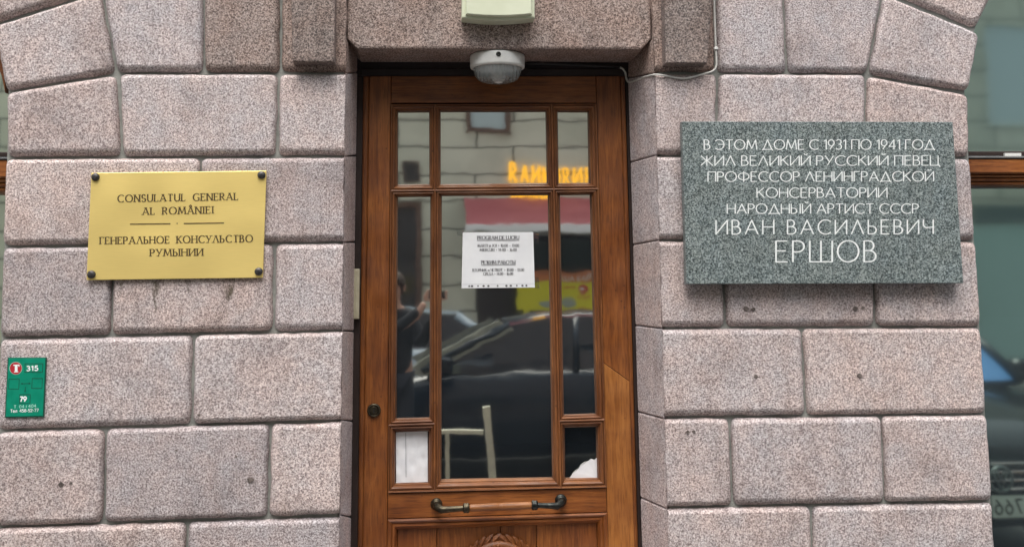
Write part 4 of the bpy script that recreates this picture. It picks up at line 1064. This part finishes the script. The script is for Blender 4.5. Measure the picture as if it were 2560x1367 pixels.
# cars
def paint(name, col, rough=.22):
    m = mat(name, col, rough, 0.0, .22); m.node_tree.nodes['Principled BSDF'].inputs['Coat Weight'].default_value = .35; m.node_tree.nodes['Principled BSDF'].inputs['Coat Roughness'].default_value = .05; return m
CGL = mat('car_glass', (.006, .012, .020), .04, 0, .7)
CHR = mat('chrome', (.75, .76, .78), .15, 1.0)
TYRE = mat('tyre_rubber', (.02, .02, .02), .85)
LAMPM = mat('headlight_glass', (.7, .74, .76), .1, .3)
def car(name, label, body, loc, rot, group=None, plate=None, ring=False):
    """front towards local -x, wheels on z = 0"""
    root = empty(name, label, 'car', loc, group)
    def P(mbx, n, m, par=root):
        ob_ = mbx.build(n, m); ob_.parent = par; return ob_
    st_ = [(-2.12, .62, .60, .40), (-2.05, .74, .72, .30), (-1.7, .83, .83, .22), (-1.2, .88, .93, .20), (-.75, .90, 1.00, .20), (0, .91, 1.02, .20), (1.0, .91, 1.03, .20), (1.7, .88, 1.04, .22), (2.05, .82, 1.02, .28), (2.16, .74, .92, .40)]
    b = MB()
    rg = []
    for x, w, z, zl in st_:
        rg.append([(x, -w * .86, zl), (x, -w * .98, zl + .16), (x, -w, z * .62), (x, -w * .96, z - .10), (x, -w * .84, z - .01), (x, -w * .4, z + .025), (x, 0, z + .03), (x, w * .4, z + .025), (x, w * .84, z - .01), (x, w * .96, z - .10), (x, w, z * .62), (x, w * .98, zl + .16), (x, w * .86, zl)])
    b.loft(rg, 0, True); P(b, 'body', body)
    # greenhouse: glass volume and painted roof with pillars
    gs = [(-.98, .80, 1.01, .0), (-.20, .70, 1.43, .42), (.15, .69, 1.49, .48), (.8, .69, 1.50, .49), (1.45, .68, 1.45, .44), (2.02, .72, 1.05, .02)]
    g = MB(); rg = []
    for x, w, z, h in gs:
        zb_ = z - h - .03
        rg.append([(x, -.80, zb_ - .02), (x, -lerp(.80, w, .5), zb_ + h * .5), (x, -w, z - .03), (x, -w * .6, z), (x, w * .6, z), (x, w, z - .03), (x, lerp(.80, w, .5), zb_ + h * .5), (x, .80, zb_ - .02)])
    g.loft(rg, 0, False); P(g, 'windows', CGL)
    r = MB()
    r.loft([[(x, -w - .006, z - .055), (x, -w * .62, z + .012), (x, 0, z + .03), (x, w * .62, z + .012), (x, w + .006, z - .055), (x, w * .9, z - .06), (x, -w * .9, z - .06)] for x, w, z, h in gs[1:5]], 0, True)
    for s in (-1, 1):
        r.tube([(-1.02, s * .80, 1.0), (-.60, s * .762, 1.22), (-.20, s * .708, 1.41)], .036)
        r.tube([(.42, s * .815, 1.0), (.44, s * .70, 1.46)], .030)
        r.tube([(1.45, s * .69, 1.42), (1.78, s * .74, 1.22), (2.02, s * .77, 1.0)], .055)
    P(r, 'roof', body)
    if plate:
        su = MB(); su.add([(-1.0, -.78, 1.0), (-.52, -.70, 1.275), (-.52, .70, 1.275), (-1.0, .78, 1.0)], [(0, 1, 2, 3)]); P(su, 'painted_sky_reflection', BLU)  # added opaque panel, sky reflected in the windscreen painted as flat blue
    for s in (-1, 1) if not plate else ():
        tr = MB(); tr.loft([[(x - .05, s * (y + .012), z + .045), (x + .10, s * (y + .02), z - .035), (x + .10, s * (y - .02), z - .03), (x - .05, s * (y - .02), z + .05)] for x, y, z in ((-1.12, .80, .97), (-.66, .764, 1.20), (-.26, .715, 1.40))]); P(tr, 'painted_pillar_reflection', PILL)  # added pale band, the windscreen's reflection along the pillar put in as colour
    for x in (-1.32, 1.36):
        for s in (-1, 1):
            w = MB(); w.lathe((x, s * .80, .32), 'y' if s > 0 else '-y', [(.20, -.1), (.31, -.1), (.325, -.06), (.325, .06), (.31, .1), (.21, .1)], 0, 30); wo = P(w, 'wheel', TYRE)
            m_ = MB(); m_.lathe((x, s * .80, .32), 'y' if s > 0 else '-y', [(.21, .02), (.21, .098), (.19, .098), (.17, .05), (.06, .07), (.05, .1), (.01, .1)], 0, 30); P(m_, 'rim', CHR, wo)
    for s in (-1, 1):
        h = MB(); h.loft([[(-2.10 + .10 * k, s * (.42 + .16 * k) , .60 + .02 * k), (-2.12 + .10 * k, s * (.42 + .16 * k), .68 + .03 * k), (-2.0 + .10 * k, s * (.42 + .16 * k), .73 + .03 * k), (-1.95, s * (.42 + .16 * k), .62)] for k in (0, 1, 2)]); P(h, 'headlight', LAMPM)
        mi_ = MB(); mi_.box((-.86, s * .86, .98), (-.74, s * 1.03, 1.12), bev=.02); P(mi_, 'mirror', body)
    gr = MB()
    for k in range(4): gr.box((-2.15, -.40, .51 + .045 * k), (-2.05, .40, .525 + .045 * k), bev=.004)
    P(gr, 'grille', CHR)
    if ring:
        e = MB(); CHD = mat('dull_badge', (.25, .27, .27), .3, .8)
        e.tube([(-2.165, .065 * math.cos(a), .575 + .065 * math.sin(a)) for a in [2 * math.pi * k / 24 for k in range(25)]], .008, 0, 8)
        for q in (((-.045, .045), (0, -.05)), ((.045, .045), (0, -.05)), ((-.028, .052), (0, 0)), ((.028, .052), (0, 0))): e.tube([(-2.165, q[0][0], 0.575 + q[0][1]), (-2.165, q[1][0], 0.575 + q[1][1])], .006, 0, 6)
        P(e, 'emblem', CHD)
    pl = MB(); po = .20 if plate else 0.0; pl.box((-2.17, po - .26, .37), (-2.14, po + .26, .485), bev=.004)
    if plate:
        fn = lambda px, py, Y: Vector((-2.1706 - Y, -(px), py * -1.0))
        # the plate reads from the front of the car
        text(pl, plate, (-.11, -.392), (.045, -.392), .075, 0.0, thick=.16, gap=.3, mi=1, fn=lambda x, y, Y: Vector((-2.1712 + Y, -x, -y)))
    P(pl, 'number_plate', [mat('plate_white', (.72, .74, .70), .4), BLACK])
    root.rotation_euler = (0, 0, rot)
    return root
PILL = mottled('painted_pillar_reflection', (.20, .21, .17), (.30, .31, .26), 5, .35)
BLU = mat('blue_sky_reflection', (.03, .16, .40), .5)
DARK = paint('blue_black_paint', (.005, .011, .020)); SILV = paint('silver_blue_paint', (.35, .42, .48), .3)
pr = mir(1330, 790, -5.9)
car('parked_car', 'dark blue black car parked behind the photographer mirrored in the door glass', DARK, (.88, -5.95, -.10), 0.0, 'cars in the street')
car('parked_car', 'silver blue car farther across the street mirrored above the dark car', SILV, (-1.2, -9.6, -.10), 0.0, 'cars in the street')
vc = paint('graphite_paint', (.012, .016, .018))
p = mir(2503, 1265, -.95, .30)
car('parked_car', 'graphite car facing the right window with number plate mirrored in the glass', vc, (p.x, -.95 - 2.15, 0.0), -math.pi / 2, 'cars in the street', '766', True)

# pale timber trestle on the pavement
o = MB(); Yt = -2.1; PT = mottled('pale_painted_timber', (.50, .49, .40), (.62, .61, .50), 14, .7)
tr_ = empty('trestle', 'pale timber trestle frame mirrored low in the central door pane', 'trestle', (mir(1160, 1200, Yt).x, Yt, 0))
def bar(pa, pb, w, Y, nm):
    a, b = mir(*pa, Y), mir(*pb, Y); d = (b - a).normalized(); n = Vector((-d.z, 0, d.x)) * w / 2
    m = MB(); m.loft([[c - n + Vector((0, -.02, 0)), c + n + Vector((0, -.02, 0)), c + n + Vector((0, .02, 0)), c - n + Vector((0, .02, 0))] for c in (a, b)]); m.build(nm, PT, tr_)
bar((1216, 1018), (1244, 1330), .044, Yt, 'leg'); bar((1118, 1078), (1120, 1330), .026, Yt + .05, 'leg'); bar((1098, 1078), (1208, 1080), .026, Yt + .10, 'crossbar'); bar((1050, 1078), (1030, 1330), .03, Yt + .05, 'leg')

# the photographer
SK = mottled('skin', (.52, .30, .22), (.58, .35, .27), 20, .5); COAT = mottled('dark_coat', (.012, .014, .018), (.022, .024, .03), 30, .8, .002, 40); JEAN = mat('dark_trousers', (.02, .024, .035), .85); HAIR = mottled('brown_hair', (.03, .018, .012), (.06, .035, .022), 60, .6)
def skin(name, verts, edges, rad, m, sub=2, par=None):
    me = bpy.data.meshes.new(name); me.from_pydata(verts, edges, []); ob_ = bpy.data.objects.new(name, me); COL.objects.link(ob_)
    md = ob_.modifiers.new('skin', 'SKIN'); md.use_smooth_shade = True
    for k, v in enumerate(me.skin_vertices[0].data):
        v.radius = rad[k] if isinstance(rad[k], tuple) else (rad[k], rad[k]); v.use_root = k == 0
    ss = ob_.modifiers.new('sub', 'SUBSURF'); ss.levels = sub; ss.render_levels = sub
    for q in (m if isinstance(m, (list, tuple)) else [m]): me.materials.append(q)
    if par: ob_.parent = par
    return ob_
px_, py_ = -.38, -4.52
V = [(0, 0, .95), (0, .01, 1.15), (0, 0, 1.36), (0, .02, 1.48), (0, .05, 1.56), (0, .07, 1.66), (0, .06, 1.74),
     (.09, 0, .88), (.11, .03, .50), (.11, -.02, .09), (.12, .13, .04), (-.09, 0, .88), (-.11, .03, .50), (-.11, -.02, .09), (-.12, .13, .04),
     (.17, .0, 1.40), (.23, .10, 1.16), (.22, .34, 1.42), (-.17, 0, 1.40), (-.19, .10, 1.16), (.06, .32, 1.43),
     (.235, .40, 1.52), (.115, .38, 1.53)]
V = [(x + (px_ if k not in (17, 20, 21, 22) else -.22), y + py_, z) for k, (x, y, z) in enumerate(V)]
ED = [(0, 1), (1, 2), (2, 3), (3, 4), (4, 5), (5, 6), (0, 7), (7, 8), (8, 9), (9, 10), (0, 11), (11, 12), (12, 13), (13, 14), (2, 15), (15, 16), (16, 17), (2, 18), (18, 19), (19, 20), (17, 21), (20, 22)]
RD = [(.17, .11), (.155, .105), (.17, .11), .06, .052, (.075, .09), (.07, .085), .09, .062, .042, .04, .09, .062, .042, .04, .062, .048, .034, .062, .048, .034, (.030, .018), (.030, .018)]
pe = skin('person', V, ED, RD, [SK])
tag(pe, 'photographer in a dark coat holding up a phone mirrored in the left door pane', 'person')
slv = lambda a, b: tuple(Vector(V[a]).lerp(Vector(V[b]), .42))
skin('coat', [V[k] for k in (0, 1, 2, 3, 7, 11, 15, 16)] + [slv(17, 21), V[18], V[19], slv(20, 22)], [(0, 1), (1, 2), (2, 3), (0, 4), (0, 5), (2, 6), (6, 7), (7, 8), (2, 9), (9, 10), (10, 11)], [(.185, .13), (.175, .125), (.185, .125), .078, .115, .115, .078, .062, .045, .078, .062, .045], COAT, 2, pe)
skin('trousers', [V[k] for k in (0, 7, 8, 9, 11, 12, 13)], [(0, 1), (1, 2), (2, 3), (0, 4), (4, 5), (5, 6)], [(.175, .12), .10, .075, .058, .10, .075, .058], JEAN, 2, pe)
for k in (10, 14):
    s_ = MB(); x, y, z = V[k]; s_.loft([[(x - w, y + dy, z0) , (x + w, y + dy, z0), (x + w * .8, y + dy, z1), (x - w * .8, y + dy, z1)] for dy, w, z0, z1 in ((-.20, .035, .0, .10), (-.10, .042, 0, .11), (0, .05, 0, .085), (.08, .045, 0, .06), (.12, .025, .01, .04))], 0, True); s_.build('shoe', RUBBER).parent = pe
hc = Vector(V[5]) + Vector((0, 0, .015))
h = MB(); rg = []
for k in range(9):
    a = k / 8 * math.pi * .62; rg.append((.103 * math.sin(a) + .002, .118 * math.cos(a)))
h.lathe((0, 0, 0), 'z', rg, 0, 24, 1.12, caps=True); mt = Matrix.Rotation(R(34), 4, 'X'); h.v = [mt @ v + Vector((hc.x, hc.y - .010, hc.z + .016)) for v in h.v]; h.build('hair', HAIR).parent = pe
# face: nose, brow, mouth, ears
fc = MB(); fy = hc.y + .088
fc.loft([[(hc.x - w, fy + d, z), (hc.x, fy + d + .012, z), (hc.x + w, fy + d, z)] for w, d, z in ((.006, -.004, hc.z + .015), (.010, .006, hc.z - .010), (.014, .008, hc.z - .026), (.010, -.004, hc.z - .032))], 0, True)
for s in (-1, 1):
    ea = MB(); ea.lathe((hc.x + s * .088, hc.y - .005, hc.z - .01), 'x' if s > 0 else '-x', [(.028, 0), (.03, .010), (.02, .016), (.01, .010)], 0, 14); ea.build('ear', SK).parent = pe
fc.build('nose', SK).parent = pe
for s in (-1, 1):
    ey = MB(); ey.lathe((hc.x + s * .032, fy - .012, hc.z + .010), 'y', [(.013, 0), (.010, .006), (.003, .008)], 0, 12); ey.build('eye', BLACK).parent = pe
ey = MB(); ey.tube([(hc.x - .024, fy - .006, hc.z - .056), (hc.x, fy + .002, hc.z - .058), (hc.x + .024, fy - .006, hc.z - .056)], .005, 0, 8); ey.build('mouth', mat('lips', (.35, .14, .12), .5)).parent = pe
# fingers round the phone
pc = Vector((0, -4.105, 1.60))
for s in (-1, 1):
    wv_ = Vector(V[21]) if s > 0 else Vector(V[22])
    for k in range(5):
        zz = 1.63 - .019 * k; xo = s * .079
        if k == 4: pts = [wv_ + Vector((0, .01, .03)), Vector((s * .05, pc.y - .022, 1.55)), Vector((s * .045, pc.y - .016, 1.585))]
        else: pts = [wv_ + Vector((s * .006, .012, .05 - .01 * k)), Vector((xo * 1.06, pc.y - .02, zz - .01)), Vector((xo * 1.03, pc.y + .006, zz)), Vector((s * (.062 + .002 * k), pc.y + .0165, zz))]
        skin('finger', pts, [(i, i + 1) for i in range(len(pts) - 1)], [.011, .0095, .0085, .0075][:len(pts)], SK, 1, pe)
ph = MB(); ph.box((pc.x - .075, pc.y - .008, pc.z - .037), (pc.x + .075, pc.y + .002, pc.z + .037), bev=.003)
pho = ph.build('phone', BLACK); tag(pho, 'black phone held up in the photographer\'s hands', 'phone')
